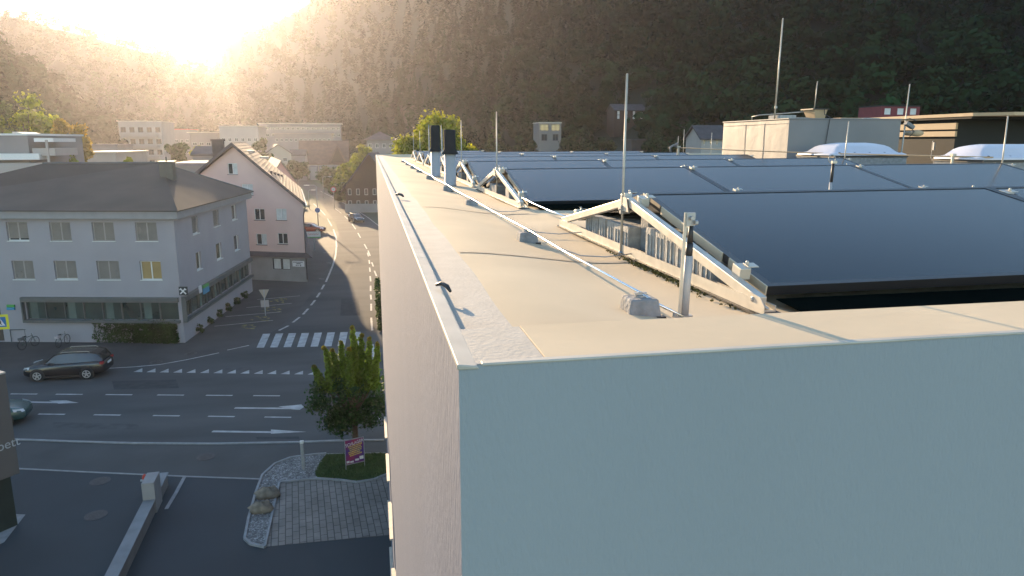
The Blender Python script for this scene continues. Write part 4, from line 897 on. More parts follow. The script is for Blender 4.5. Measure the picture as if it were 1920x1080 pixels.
# bank side plants are little shrubs along the plinth
# ---- cars
def make_car(nm, label, loc, rotz, paintm, L_=4.75, Wd=1.88, H=1.66, wagon=True):
    t = thing(nm, label, "car", loc, local=True, rotz=rotz); h = Wd/2
    # x forward; sections (x, half width low, half width belt, z sill, z belt)
    sec = [(L_*.5, .62, .60, .38, .62), (L_*.485, .74, .70, .26, .74), (L_*.44, .84, .80, .22, .86), (L_*.34, .92, .86, .20, .97), (L_*.20, h-.005, .88, .20, 1.04), (L_*.05, h, .89, .20, 1.07), (-L_*.15, h, .89, .20, 1.10), (-L_*.33, h-.01, .88, .22, 1.13), (-L_*.44, .88, .83, .26, 1.12), (-L_*.485, .80, .76, .34, 1.02), (-L_*.5, .70, .68, .42, .86)]
    m = MB(); n = 10
    for (x, wl_, wb, zs, zb) in sec:
        zm = zs+(zb-zs)*.55; ring = [(-wl_*.86, zs), (-wl_, zs+.10), (-wl_*1.0, zm), (-wb, zb-.05), (-wb*.90, zb), (wb*.90, zb), (wb, zb-.05), (wl_, zm), (wl_, zs+.10), (wl_*.86, zs)]
        m.v += [(x, y, z) for y, z in ring]
    for i in range(len(sec)-1):
        for k in range(n): a, b = i*n+k, i*n+(k+1) % n; m.f.append((a, b, b+n, a+n)); m.m.append(0)
    m.f.append(tuple(range(n))[::-1]); m.m.append(0); m.f.append(tuple((len(sec)-1)*n+k for k in range(n))); m.m.append(0)
    body = m.build("body", paintm, t, smooth=True); b = body.modifiers.new("sub", 'SUBSURF'); b.levels = b.render_levels = 1
    gh = [(L_*.23, .78, .70, 1.00, 1.02), (L_*.10, .84, .68, 1.04, H-.13), (L_*.02, .86, .67, 1.05, H-.03), (-L_*.15, .86, .67, 1.07, H), (-L_*.34, .84, .64, 1.10, H-.04), (-L_*.42, .82, .62, 1.10, H-.14), (-L_*.475, .78, .66, 1.08, 1.14)]
    m = MB(); n = 4
    for (x, a, c, z0, z1) in gh: m.v += [(x, -a, z0), (x, -c, z1), (x, c, z1), (x, a, z0)]
    for i in range(len(gh)-1):
        o = i*n
        m.f.append((o, o+1, o+5, o+4)); m.m.append(0); m.f.append((o+2, o+3, o+7, o+6)); m.m.append(0)
        m.f.append((o+1, o+2, o+6, o+5)); m.m.append(0 if i in (0, len(gh)-2) else 1)
    m.f.append((0, 3, 2, 1)); m.m.append(0); m.f.append((24, 25, 26, 27)); m.m.append(0)
    gl = m.build("windows", [car_glass, paintm], t, smooth=False)
    # pillars and roof edges
    m = MB()
    for s in (-1, 1):
        for i in range(len(gh)-1):
            m.bar((gh[i][0], s*gh[i][2], gh[i][4]+.005), (gh[i+1][0], s*gh[i+1][2], gh[i+1][4]+.005), .07, .05)
        for i in (1, 3): m.bar((gh[i][0]-.02, s*(gh[i][1]+.006), gh[i][3]), (gh[i][0]-.06, s*(gh[i][2]+.008), gh[i][4]), .03, .09, up=(1, 0, 0))
        m.bar((gh[5][0]+.1, s*gh[5][1], 1.10), (gh[5][0]+.12, s*gh[5][2], gh[5][4]), .03, .22, up=(1, 0, 0))
    m.build("pillars", paintm, t)
    m = MB()
    for s in (-1, 1): m.tube([(L_*.02, s*.66, H+.0), (0, s*.66, H+.055), (-L_*.30, s*.64, H+.045), (-L_*.33, s*.64, H-.01)], .018, 6)
    m.build("roof_rail", alu, t)
    for s in (-1, 1):
        m = MB(); m.mbox(Matrix.Translation((L_*.14, s*(.99), 1.10)), .07, .10, .07); m.build("mirror", paintm, t, bevel=.03)
        m = MB(); m.add([(L_*.47, s*.70, .70), (L_*.40, s*.865, .74), (L_*.39, s*.85, .90), (L_*.45, s*.72, .84)], [(0,1,2,3)]); m.add([(L_*.492, s*.60, .68), (L_*.47, s*.76, .70), (L_*.45, s*.74, .86), (L_*.478, s*.60, .82)], [(0,1,2,3)]); m.build("headlight", lamp_white, t)
        m = MB(); m.mbox(Matrix.Translation((-L_*.468, s*.76, .98)), .10, .12, .08); m.build("tail_light", lamp_red, t, bevel=.02)
        m = MB(); m.box(-L_*.505, -.26, .80, -L_*.498, .26, .92) if s == 1 else None
        if s == 1: m.build("number_plate", wm, t)
        for x in (L_*.305, -L_*.285):
            wz = .35; m = MB(); m.rev([(.345, -.11), (.355, -.08), (.355, .08), (.345, .11), (.24, .115)], (x, s*(h-.09), wz), 24, axis='y'); wo_ = m.build("wheel", tyre_m, t, smooth=False)
            m = MB(); y = s*(h+.028)
            m.rev([(.235, 0), (.235, .012*s), (.20, .014*s)], (x, y-.012*s, wz), 20, axis='y'); ri_ = m.build("rim_dish", mat("rim_dark", (.05, .05, .05), .5, .1, 3), wo_)
            m = MB()
            for k in range(5):
                a = 2*math.pi*k/5+.3; m.bar((x, y+.012*s, wz), (x+.225*math.cos(a), y+.012*s, wz+.225*math.sin(a)), .065, .02, up=(0, 1, 0))
            m.tube([(x+.225*math.cos(a), y+.006*s, wz+.225*math.sin(a)) for a in np.linspace(0, 2*math.pi, 21)], .022, 6); m.build("rim", rim_m, wo_)
            m = MB(); m.rev([(.42, -.02), (.42, .0)], (x, s*(h-.012), wz+.02), 24, axis='y'); m.build("wheel_arch", black_plastic, t)
    m = MB(); m.box(-L_*.30, -h-.004, .20, L_*.30, -h+.05, .30); m.box(-L_*.30, h-.05, .20, L_*.30, h+.004, .30); m.build("sill_trim", black_plastic, t)
    return t
w1, w2 = G(77, 716), G(163, 712); wc = Vector((w1[0]+w2[0], w1[1]+w2[1], 0))/2; ang = math.atan2(w1[1]-w2[1], w1[0]-w2[0])
make_car("parked_car", "black estate car with silver roof rails before the grey bank", (wc.x, wc.y+.95, .016), ang, skin_car)
p = G(36, 803); make_car("parked_car", "dark teal car half hidden behind the shop sign block", (p[0]-2.3, p[1]+.9, .016), R_(8), mat("car_paint_teal", (.015, .06, .06), .25, .05, 1, spec=.9), H=1.5)
p = G(590, 436); make_car("parked_car", "dark red car parked behind the pink house", (p[0]-.6, p[1], .016), R_(-15), mat("car_paint_red", (.14, .02, .02), .25, .05, 1, spec=.9), H=1.5)
p = G(668, 416); make_car("oncoming_car", "dark car with bright windscreen on the shaded far road", (p[0], p[1], .016), R_(-70), mat("car_paint_grey", (.05, .05, .055), .25, .05, 1, spec=.9), H=1.5)
# ---- bicycles and rack
def bicycle(px, py, rz, label, col):
    p = G(px, py, .012); t = thing("bicycle", label, "bicycle", p, "bicycles at the rack", local=True, rotz=rz)
    for x, nm in ((-.52, "wheel"), (.52, "wheel")):
        m = MB(); m.tube([(x+.34*math.cos(a), 0, .35+.34*math.sin(a)) for a in np.linspace(0, 2*math.pi, 25)], .02, 6)
        for k in range(8): a = k*math.pi/4; m.tube([(x, 0, .35), (x+.33*math.cos(a), 0, .35+.33*math.sin(a))], .005, 4)
        m.build(nm, tyre_m, t)
    m = MB()
    for a, b in (((-.52, .35), (-.15, .35)), ((-.15, .35), (-.25, .85)), ((-.52, .35), (-.22, .75)), ((-.15, .35), (.35, .75)), ((-.22, .78), (.33, .82)), ((.30, .98), (.52, .35))): m.tube([(a[0], 0, a[1]), (b[0], 0, b[1])], .02, 6)
    m.build("frame", mat(col[0], col[1], .4, .05, 3), t)
    m = MB(); m.tube([(.22, -.28, 1.02), (.32, -.1, 1.0), (.32, .1, 1.0), (.22, .28, 1.02)], .015, 6); m.build("handlebar", steel, t)
    m = MB(); m.mbox(Matrix.Translation((-.27, 0, .89)), .13, .07, .03); m.build("saddle", black_plastic, t, bevel=.02)
    m = MB(); m.mbox(Matrix.Translation((-.55, 0, .78)), .16, .13, .09); m.build("basket", mat(col[0]+"_bag", col[2], .8, .1, 3), t, bevel=.02)
bicycle(55, 652, R_(65), "dark bicycle standing at the left of the rack", ("bike_green", (.05, .07, .06), (.1, .1, .1)))
bicycle(119, 648, R_(80), "bicycle with pale saddlebags at the right of the rack", ("bike_grey", (.15, .15, .15), (.45, .38, .37)))
a, b = G(22, 642), G(131, 639); t = thing("bike_rack", "long dark tubular bicycle rack before the bank wall", "bicycle rack", a)
m = MB(); av, bv = Vector(a), Vector(b)
m.tube([av+Vector((0, 0, .95)), bv+Vector((0, 0, .95))], .035, 8); m.build("top_rail", bank_trim, t)
for k in range(5): m = MB(); q = av.lerp(bv, k/4); m.tube([q, q+Vector((0, 0, .95))], .03, 8); m.build("post", bank_trim, t)
# ================================================================== BANK BUILDING
bp1 = G2(347, 643); bp2 = G2(474, 546); bp0 = G2(-20, 641)
d_ = Vector(bp1)-Vector(bp0); d_.normalize(); bpL = tuple(Vector(bp0)-d_*8)
bz = zat(345, 400, bp1)
bank = thing("bank_building", "grey three storey bank building with dark hipped roof and glazed ground floor", "building", (bp1[0], bp1[1], 0))
def boxhole(px0_, py0_, px1_, py1_, P, Q):
    s0, zt_ = hit(px0_, py0_, P, Q); s1, zb_ = hit(px1_, py1_, P, Q); return (s0, s1, zb_, zt_)
FP, FQ = bpL, bp1; hs = []
for (x0_, y0_, x1_, y1_) in ((10, 417, 55, 452), (91, 417, 135, 452), (171, 417, 216, 452), (252, 416, 296, 452), (21, 489, 66, 525), (100, 490, 146, 525), (180, 489, 226, 525), (261, 489, 304, 523)):
    hs.append(boxhole(x0_, y0_, x1_, y1_, FP, FQ))
rowz = [(np.mean([h[2] for h in hs[:4]]), np.mean([h[3] for h in hs[:4]])), (np.mean([h[2] for h in hs[4:]]), np.mean([h[3] for h in hs[4:]]))]
hs = [(h[0], h[1], *rowz[i//4]) for i, h in enumerate(hs)]
sg = boxhole(48, 565, 356, 600, FP, FQ); gl_ = (sg[0], sg[1], sg[2], sg[3])
door = boxhole(-30, 566, 9, 640, FP, FQ); door = (door[0], door[1], .05, gl_[3])
m = MB(); Lf = (Vector(FQ)-Vector(FP)).length; g1 = (sg[0], Lf-.25, sg[2], sg[3])
facade(m, FP, FQ, 0, bz, hs+[g1, door], .22)
SP, SQ = bp1, bp2; Ls = (Vector(SQ)-Vector(SP)).length; hs2 = []
for (x0_, y0_, x1_, y1_) in ((359, 411, 374, 446), (399, 402, 413, 432), (434, 392, 445, 421), (367, 477, 380, 515), (405, 464, 418, 494), (439, 451, 450, 480)):
    s0, zt_ = hit(x0_, y0_, SP, SQ); s1, _ = hit(x1_, y1_, SP, SQ); i = len(hs2)//3; hs2.append((s0, s1, *rowz[i]))
g2 = (.25, Ls-.4, sg[2]-.0, sg[3])
facade(m, SP, SQ, 0, bz, hs2+[g2], .22)
nrmF = Vector((d_.y, -d_.x)); bk = -nrmF*14
BP3 = tuple(Vector(bp2)+Vector((-16, 3))); BP4 = tuple(Vector(bpL)-nrmF*16)
facade(m, bp2, BP3, 0, bz, []); facade(m, BP3, BP4, 0, bz, []); facade(m, BP4, bpL, 0, bz, [])
m.build("wall", bank_wall, bank)
bl = [.85, 1, 1, 1, 1, .93, 1, 0]
for i, h in enumerate(hs):
    window(bank, FP, FQ, *h, depth=.20, blind=bl[i] or None, sill=white_fr, curtain=None, label="bank window with a warm reflection painted on its pane and blind open" if i == 7 else None, pane=mat("painted_reflect_glass", (.35, .24, .10), .3, .2, .5) if i == 7 else None)  # warm reflection painted into one pane's colour
for i, h in enumerate(hs2): window(bank, SP, SQ, *h, depth=.18, mull=0, blind=(.9, 1, None, None, None, None)[i], sill=white_fr, pane=mat("olive_glass", (.10, .085, .04), .2, .3, .6, spec=.8) if i in (3, 4) else None)
# glazed band
def band(P, Q, g, npan):
    dx, dy = Q[0]-P[0], Q[1]-P[1]; L_ = math.hypot(dx, dy); ux, uy = dx/L_, dy/L_; nx, ny = uy, -ux
    def W_(s, z, o): return (P[0]+ux*s+nx*o, P[1]+uy*s+ny*o, z)
    def slab(m, s0, s1, z0, z1, o0, o1): m.add([W_(s0, z0, o0), W_(s1, z0, o0), W_(s1, z0, o1), W_(s0, z0, o1), W_(s0, z1, o0), W_(s1, z1, o0), W_(s1, z1, o1), W_(s0, z1, o1)], [(0,1,2,3),(7,6,5,4),(4,5,1,0),(5,6,2,1),(6,7,3,2),(7,4,0,3)])
    m = MB(); slab(m, g[0]-.1, g[1]+.1, g[3]+.002, g[3]+.34, .0, .32); slab(m, g[0]-.1, g[1]+.1, g[2]-.20, g[2]-.002, .0, .28); slab(m, g[0]-.2, g[0]-.1, g[2]-.2, g[3]+.34, .0, .3)
    f = m.build("shopfront_surround", bank_trim, bank)
    for k in range(npan):
        a = g[0]+(g[1]-g[0])*k/npan; b = g[0]+(g[1]-g[0])*(k+1)/npan
        q = MB(); slab(q, a, b, g[2], g[3], -.18, -.15); pn = q.build("shop_pane", glass_g, bank)
        q = MB(); slab(q, a-.035, a+.035, g[2], g[3], -.14, -.02); q.build("glazing_bar", bank_trim, pn)
        if k % 2 == 0 and npan > 5:
            q = MB(); slab(q, a+.2, a+.75, g[2]+.05, g[3]-.05, -.148, -.13); q.build("curtain", mat("curtain_green", (.075, .12, .11), .9, .2, 1), pn)
    return W_
Wf = band(FP, FQ, g1, 8); Ws = band(SP, SQ, g2, 10)
m = MB(); s0, s1 = door[0], door[1]; q0, q1 = Wf(s0, 0, -.18), Wf(s1, 0, -.18)
m.quad((q0[0], q0[1], .05), (q1[0], q1[1], .05), (q1[0], q1[1], door[3]), (q0[0], q0[1], door[3])); m.build("entrance_door", mat("door_brown", (.05, .04, .035), .5, .1, 2), bank)
# eave band and roof
c = Vector(((bp1[0]+BP3[0]+bpL[0])/3, (bp1[1]+BP3[1]+bpL[1])/3)); ring = [Vector(bpL), Vector(bp1), Vector(bp2), Vector(BP3), Vector(BP4)]
def off(r, o):
    out = []
    for i in range(len(r)):
        a, b, c_ = r[i-1], r[i], r[(i+1) % len(r)]; d1 = (b-a).normalized(); d2 = (c_-b).normalized(); n1 = Vector((d1.y, -d1.x)); n2 = Vector((d2.y, -d2.x)); k = (n1+n2); k = k/(1+n1.dot(n2)); out.append(b+k*o)
    return out
r1 = off(ring, .45); zr = bz+.02
m = MB(); m.prism([tuple(p) for p in r1], bz-.35, bz+.25); m.build("eave_band", bank_eave, bank, bevel=.02)
rg0 = atY(105, 305, 66); rg1 = atY(300, 307, 66); apz = (rg0[2]+rg1[2])/2
RA, RB = Vector((rg0[0]-1, 66.0)), Vector((rg1[0], 66.0)); r2 = off(ring, .6); m = MB(); vs = [(p.x, p.y, bz+.255) for p in r2]+[(RA.x, RA.y, apz), (RB.x, RB.y, apz)]
m.add(vs, [(0,1,6,5),(1,2,6),(2,3,6),(3,4,5,6),(4,0,5)]); 
m.add([(p.x, p.y, bz+.20) for p in r2], [(4,3,2,1,0)])
for i in range(5): j = (i+1) % 5; m.add([(r2[i].x, r2[i].y, bz+.2), (r2[j].x, r2[j].y, bz+.2), (r2[j].x, r2[j].y, bz+.254), (r2[i].x, r2[i].y, bz+.254)], [(0,1,2,3)])
rf = m.build("roof", bank_roof, bank)
ch = atY(312, 305, 62); m = MB(); m.box(ch[0]-.5, 61.7, bz, ch[0]+.5, 62.6, ch[2]); m.box(ch[0]-.62, 61.55, ch[2], ch[0]+.62, 62.75, ch[2]+.12); m.tube([(ch[0], 62, ch[2]+.12), (ch[0], 62, ch[2]+.45)], .06, 6); m.build("chimney", mat("chimney_sheet", (.06, .07, .065), .6, .1, 2), rf)
m = MB(); m.tube([(RA.x, RA.y, apz+.02), (RB.x, RB.y, apz+.02)], .09, 8); m.tube([(RB.x, RB.y, apz+.02), (r2[2].x, r2[2].y, bz+.27)], .07, 6); m.build("ridge", bank_trim, rf)
# plinth kerb + logo signs
def wall_sign(P, Q, px0_, py0_, px1_, py1_, nm, mt_, out=.35):
    s0, z1_ = hit(px0_, py0_, P, Q); s1, z0_ = hit(px1_, py1_, P, Q); dx, dy = Q[0]-P[0], Q[1]-P[1]; L_ = math.hypot(dx, dy); ux, uy = dx/L_, dy/L_; nx, ny = uy, -ux
    f = lambda s, z, o: (P[0]+ux*s+nx*o, P[1]+uy*s+ny*o, z); m = MB()
    m.add([f(s0, z0_, out-.1), f(s1, z0_, out-.1), f(s1, z0_, out), f(s0, z0_, out), f(s0, z1_, out-.1), f(s1, z1_, out-.1), f(s1, z1_, out), f(s0, z1_, out)], [(0,1,2,3),(7,6,5,4),(4,5,1,0),(5,6,2,1),(6,7,3,2),(7,4,0,3)])
    return f, s0, s1, z0_, z1_, m, (ux, uy)
f, s0, s1, z0_, z1_, m, u_ = wall_sign(FP, FQ, 339, 536, 356, 552, "x", None)
sg_ = thing("bank_sign", "square black sign with white crossed gable emblem at the bank corner", "sign", f(s0, z0_, .3)); bd = m.build("panel", black_plastic, sg_)
m = MB(); c_ = ((s0+s1)/2, (z0_+z1_)/2); hh = (z1_-z0_)*.33
for sx in (-1, 1):
    m.bar(f(c_[0]-sx*hh, c_[1]-hh, .365), f(c_[0]+sx*hh*.75, c_[1]+hh*.75, .365), hh*.42, .01, up=(u_[1], -u_[0], 0)); m.bar(f(c_[0]+sx*hh*.55, c_[1]+hh*.95, .366), f(c_[0]+sx*hh*1.15, c_[1]+hh*.45, .366), hh*.38, .01, up=(u_[1], -u_[0], 0))
m.build("emblem", wm, bd)
f2, s0, s1, z0_, z1_, m, u_ = wall_sign(SP, SQ, 364, 537, 369, 548, "x", None, .4)
sg_ = thing("small_sign", "small white and green blue sign just right of the black emblem", "sign", f2(s0, z0_, .4)); m.build("white_panel", wm, sg_)
f2, s0, s1, z0_, z1_, m, u_ = wall_sign(SP, SQ, 372, 536, 383, 545, "x", None, .4); m.build("green_panel", mat("sign_green", (.05, .28, .06), .5, .05, 3), sg_)
f2, s0, s1, z0_, z1_, m, u_ = wall_sign(SP, SQ, 372, 541.5, 383, 546, "x", None, .41); m.build("blue_panel", mat("sign_cyan", (.03, .22, .38), .5, .05, 3), sg_)
f2, s0, s1, z0_, z1_, m, u_ = wall_sign(FP, FQ, 14, 571, 29, 575.5, "x", None, .12)
sg_ = thing("wall_sign", "small green and blue sign by the bank entrance", "sign", f2(s0, z0_, .1)); m.build("green_panel", MATS["sign_green"], sg_)
f2, s0, s1, z0_, z1_, m, u_ = wall_sign(FP, FQ, 14, 576, 29, 580.5, "x", None, .12); m.build("blue_panel", MATS["sign_cyan"], sg_)

# ================================================================== PINK HOUSE
pR = G2(577, 529); pL = atY(372, 400, 81.0)[:2]; dv = Vector(pR)-Vector(pL)
pk = thing("pink_house", "salmon pink gabled house with chimney and grey ground floor", "house", (pR[0], pR[1], 0))
PP_, PQ_ = tuple(pL), pR; Lk = dv.length
def pz_(px, py): return hit(px, py, PP_, PQ_)
apx, apzk = pz_(440, 273); elx, elz = pz_(367, 333); erx, erz = pz_(576, 381)
kx, kz = pz_(498, 322)
hp_ = []
for (a, b, c_, d2) in ((426, 306, 446, 327), (404, 345, 425, 365), (453, 345, 475, 366), (476, 391, 497, 413), (517, 391, 538, 413), (480, 438, 501, 459), (520, 437, 540, 458)):
    s0, z1_ = pz_(a, b); s1, z0_ = pz_(c_, d2); hp_.append((s0, s1, z0_, z1_))
bs0, bz1 = pz_(510, 484); bs1, bz0 = pz_(545, 506); basehole = [(bs0, bs1, bz0, bz1)]
_, bandz = pz_(540, 473); _, bandz0 = pz_(540, 482)
m = MB(); facade(m, PP_, PQ_, bandz, erz, [h for h in hp_ if h[3] < erz], .15)
# gable area with openings above the right eave level: columns cut at roof line
up = [h for h in hp_ if h[3] >= erz]
def roofz(s):
    if s < apx: return elz+(apzk-elz)*(s-elx)/(apx-elx)
    if s < kx: return apzk+(kz-apzk)*(s-apx)/(kx-apx)
    return kz+(erz-kz)*(s-kx)/(Lk-kx)
ux_, uy_ = dv.x/Lk, dv.y/Lk; nx_, ny_ = uy_, -ux_
def Wk(s, z, o=0.): return (PP_[0]+ux_*s+nx_*o, PP_[1]+uy_*s+ny_*o, z)
ss = sorted({0.0, Lk, apx, kx} | {h[0] for h in up} | {h[1] for h in up})
for a, b in zip(ss[:-1], ss[1:]):
    cuts = [h for h in up if h[0] < (a+b)/2 < h[1]]; zlo = erz
    for h in sorted(cuts, key=lambda h: h[2]):
        if h[2] > zlo: m.quad(Wk(a, zlo), Wk(b, zlo), Wk(b, h[2]), Wk(a, h[2]))
        zlo = h[3]
    za, zb2 = max(roofz(a), erz), max(roofz(b), erz); m.quad(Wk(a, zlo), Wk(b, zlo), Wk(b, max(zb2, zlo)), Wk(a, max(za, zlo)))
for h in up:
    a, b, c_, d2 = h; D_ = .15
    m.quad(Wk(a, c_), Wk(a, c_, -D_), Wk(b, c_, -D_), Wk(b, c_)); m.quad(Wk(a, d2), Wk(b, d2), Wk(b, d2, -D_), Wk(a, d2, -D_)); m.quad(Wk(a, c_), Wk(a, d2), Wk(a, d2, -D_), Wk(a, c_, -D_)); m.quad(Wk(b, c_), Wk(b, c_, -D_), Wk(b, d2, -D_), Wk(b, d2))
dp = 26.0; bvec = Vector((-.118, 1.0)); bvec.normalize()
def Bk(s, z): return (PP_[0]+ux_*s+bvec.x*dp, PP_[1]+uy_*s+bvec.y*dp, z)
m.quad(Wk(Lk, bandz), Bk(Lk, bandz), Bk(Lk, erz), Wk(Lk, erz)); m.quad(Bk(0, 0), Wk(0, 0), Wk(0, elz), Bk(0, elz)); m.add([Bk(Lk, 0), Bk(0, 0), Bk(0, elz), Bk(apx, apzk), Bk(Lk, erz)], [(0,1,2,3,4)])
m.build("wall", pink_wall, pk)
m = MB(); facade(m, PP_, PQ_, 0, bandz0, basehole, .15); m.quad(Wk(Lk, 0), Bk(Lk, 0), Bk(Lk, bandz0), Wk(Lk, bandz0))
_, gz = pz_(540, 489)
for zz in (1.45, 1.95, 2.4): m.add([Wk(.2, zz, .012), Wk(bs0-.3, zz, .012), Wk(bs0-.3, zz+.04, .012), Wk(.2, zz+.04, .012)], [(0,1,2,3)])
m.build("ground_floor_wall", grey_base, pk)
m = MB(); A_ = [Wk(-.1, bandz0+.002, .18), Wk(Lk+.25, bandz0+.002, .18), Bk(Lk+.25, bandz0+.002), Wk(-.1, bandz0+.002, -.2)]
m.add([Wk(-.1, bandz0+.002, .25), Wk(Lk+.9, bandz0+.002, .25), Bk(Lk+.9, bandz0+.002), Bk(-.1, bandz0+.002), Wk(-.1, bandz-.002, .02), Wk(Lk+.1, bandz-.002, .02), Bk(Lk+.1, bandz-.002), Bk(-.1, bandz-.002)], [(3,2,1,0),(4,5,6,7),(0,1,5,4),(1,2,6,5),(2,3,7,6),(3,0,4,7)]); m.build("ledge_roof", roof_dark, pk)
for i, h in enumerate(hp_): window(pk, PP_, PQ_, *h, depth=.13, sill=dark_sill, mull=1, curtain=[(.0, .5), (.5, 1)] if i in (2, 4) else ([(.5, 1)] if i in (0, 5) else ([(0, .5)] if i in (1,) else None)), sill_out=.12)
window(pk, PP_, PQ_, *basehole[0], depth=.13, mull=1, frame=dark_sill, curtain=[(.04, .46), (.54, .96)])
# roof: sheets following the gable line, overhanging
m = MB(); oh = .55; th = .34
prof = [(elx-.9, roofz(elx)-.9*(apzk-elz)/(apx-elx)), (apx, apzk), (kx, kz), (Lk+.55, erz-.30)]
def RP(s, z, back): 
    if back: q = Bk(s, z); return (q[0]+bvec.x*.4, q[1]+bvec.y*.4, z)
    return Wk(s, z, oh)
mi_tile, mi_edge = 0, 1
for (s0, z0_), (s1, z1_) in zip(prof[:-1], prof[1:]):
    m.quad(RP(s0, z0_+th, 0), RP(s1, z1_+th, 0), RP(s1, z1_+th, 1), RP(s0, z0_+th, 1), 0)
    m.quad(RP(s0, z0_, 1), RP(s1, z1_, 1), RP(s1, z1_, 0), RP(s0, z0_, 0), 1)
    m.quad(RP(s0, z0_-.02, 0), RP(s1, z1_-.02, 0), RP(s1, z1_+th, 0), RP(s0, z0_+th, 0), 1); m.quad(RP(s0, z0_, 1), RP(s0, z0_+th, 1), RP(s1, z1_+th, 1), RP(s1, z1_, 1), 1)
s0, z0_ = prof[-1]; m.quad(RP(s0, z0_, 0), RP(s0, z0_, 1), RP(s0, z0_+th, 1), RP(s0, z0_+th, 0), 1); s0, z0_ = prof[0]; m.quad(RP(s0, z0_, 1), RP(s0, z0_, 0), RP(s0, z0_+th, 0), RP(s0, z0_+th, 1), 1)
rfk = m.build("roof", [roof_tile, dark_sill], pk)
m = MB()  # raised tile courses on the right slope catch the low sun
for (sa, za), (sb, zb2) in zip(prof[1:-1], prof[2:]):
    nseg = int((sb-sa)/.36)
    for k in range(nseg):
        f_ = (k+.2)/nseg; s_, z_ = sa+(sb-sa)*f_, za+(zb2-za)*f_+th
        m.bar(RP(s_, z_+.012, 0), RP(s_, z_+.012, 1), .07, .028)
m.build("tile_course", roof_tile, rfk)
c0 = Wk(0, 0, 0); chp = atY(409, 275, 84); m = MB(); m.box(chp[0]-.55, 83.6, 11.0, chp[0]+.55, 84.6, zat(409, 263, (chp[0], 84))-.1); m.box(chp[0]-.65, 83.5, zat(409, 263, (chp[0], 84))-.1, chp[0]+.65, 84.7, zat(409, 261, (chp[0], 84))); m.build("chimney", mat("chimney_brick", (.09, .07, .065), .9, .15, 2), rfk)
for k in range(4):   # snow guards / small roof hooks
    m = MB(); f_ = .35+.15*k; s_, z_ = kx+(Lk-kx)*f_*.6, kz+(erz-kz)*f_*.6+th; q = Vector(RP(s_, z_, 0)).lerp(Vector(RP(s_, z_, 1)), .12+.14*k); m.mbox(Matrix.Translation(q+Vector((0, 0, .15))), .14, .05, .16); m.build("roof_hook", dark_sill, rfk)
m = MB(); q = Vector(RP(apx+(kx-apx)*.45, apzk+(kz-apzk)*.45+th, 0)).lerp(Vector(RP(apx+(kx-apx)*.45, apzk+(kz-apzk)*.45+th, 1)), .35)
m.mbox(Matrix.Translation(q+Vector((0, 0, .15))), .5, .4, .12); m.mbox(Matrix.Translation(q+Vector((1.2, 3, -.6))), .5, .4, .12); m.build("skylight", mat("zinc", (.5, .5, .5), .25, .05, 2, metal=.7), rfk)
m = MB(); m.tube([RP(Lk+.55, erz-.2, 0), tuple(Vector(RP(Lk+.1, erz-.75, 0))-Vector((nx_, ny_, 0))*.5), Wk(Lk-.0, erz-1.3, .06), Wk(Lk-.0, .3, .06)], .055, 8); m.build("drainpipe", dark_sill, pk, smooth=True)
m = MB(); m.bar(RP(Lk+.62, erz-.22, 0), RP(Lk+.62, erz-.22, 1), .14, .12); m.build("gutter", mat("gutter_zinc", (.45, .42, .38), .4, .05, 3, metal=.4), pk)
f, s0, s1, z0_, z1_, m, u_ = wall_sign(PP_, PQ_, 549, 489, 571, 500, "x", None, .11)
sg_ = thing("wall_notice", "white notice board with dark arrow on the pink house base", "sign", f(s0, z0_, .1)); bd = m.build("board", wm, sg_)
m = MB(); cz = (z0_+z1_)/2; hh = z1_-z0_; wv = s1-s0
for k in range(8): a = s0+wv*(.08+.105*k); m.add([f(a, z1_-hh*.28, .112), f(a+wv*.075, z1_-hh*.28, .112), f(a+wv*.075, z1_-hh*.14, .112), f(a, z1_-hh*.14, .112)], [(0,1,2,3)])
m.add([f(s0+wv*.35, cz-.02, .112), f(s0+wv*.72, cz-.02, .112), f(s0+wv*.72, cz+.06, .112), f(s0+wv*.35, cz+.06, .112)], [(0,1,2,3)])
m.add([f(s0+wv*.25, z0_+hh*.24, .112), f(s0+wv*.38, z0_+hh*.14, .112), f(s0+wv*.38, z0_+hh*.34, .112)], [(0,1,2)]); m.add([f(s0+wv*.38, z0_+hh*.20, .112), f(s0+wv*.6, z0_+hh*.20, .112), f(s0+wv*.6, z0_+hh*.28, .112), f(s0+wv*.38, z0_+hh*.28, .112)], [(0,1,2,3)])
m.rev([(.10, 0), (.10, .002)], (0, 0, 0), 8); q = f(s0+wv*.75, z0_+hh*.24, .113); m.v[-16:] = [(q[0]+v[0], q[1], q[2]+v[1]) for v in m.v[-16:]]; m.build("lettering", black_plastic, bd)
# white and red shop sign beside the pink house
p = G(590, 470); zc1, zc0 = zat(590, 434, p), zat(590, 444, p); t = thing("restaurant_sign", "white board with red script right of the pink house", "sign", p)
m = MB(); m.tube([p, (p[0], p[1], zc1)], .05, 6); m.build("pole", steel, t)
m = MB(); hw = .92; m.box(p[0]-1.0, p[1]-.08, zc0, p[0]+.9, p[1]-.04, zc1); bd = m.build("board", wm, t)
m = MB(); m.tube([(p[0]-.75+.1*k, p[1]-.09, (zc0+zc1)/2+.08*math.sin(k*1.9)) for k in range(15)], .025, 5); m.build("script", MATS["sign_red"], bd)
m = MB(); m.box(p[0]-1.0, p[1]-.085, zc0-.14, p[0]+.9, p[1]-.045, zc0-.02); m.build("green_strip", MATS["sign_green"], t)

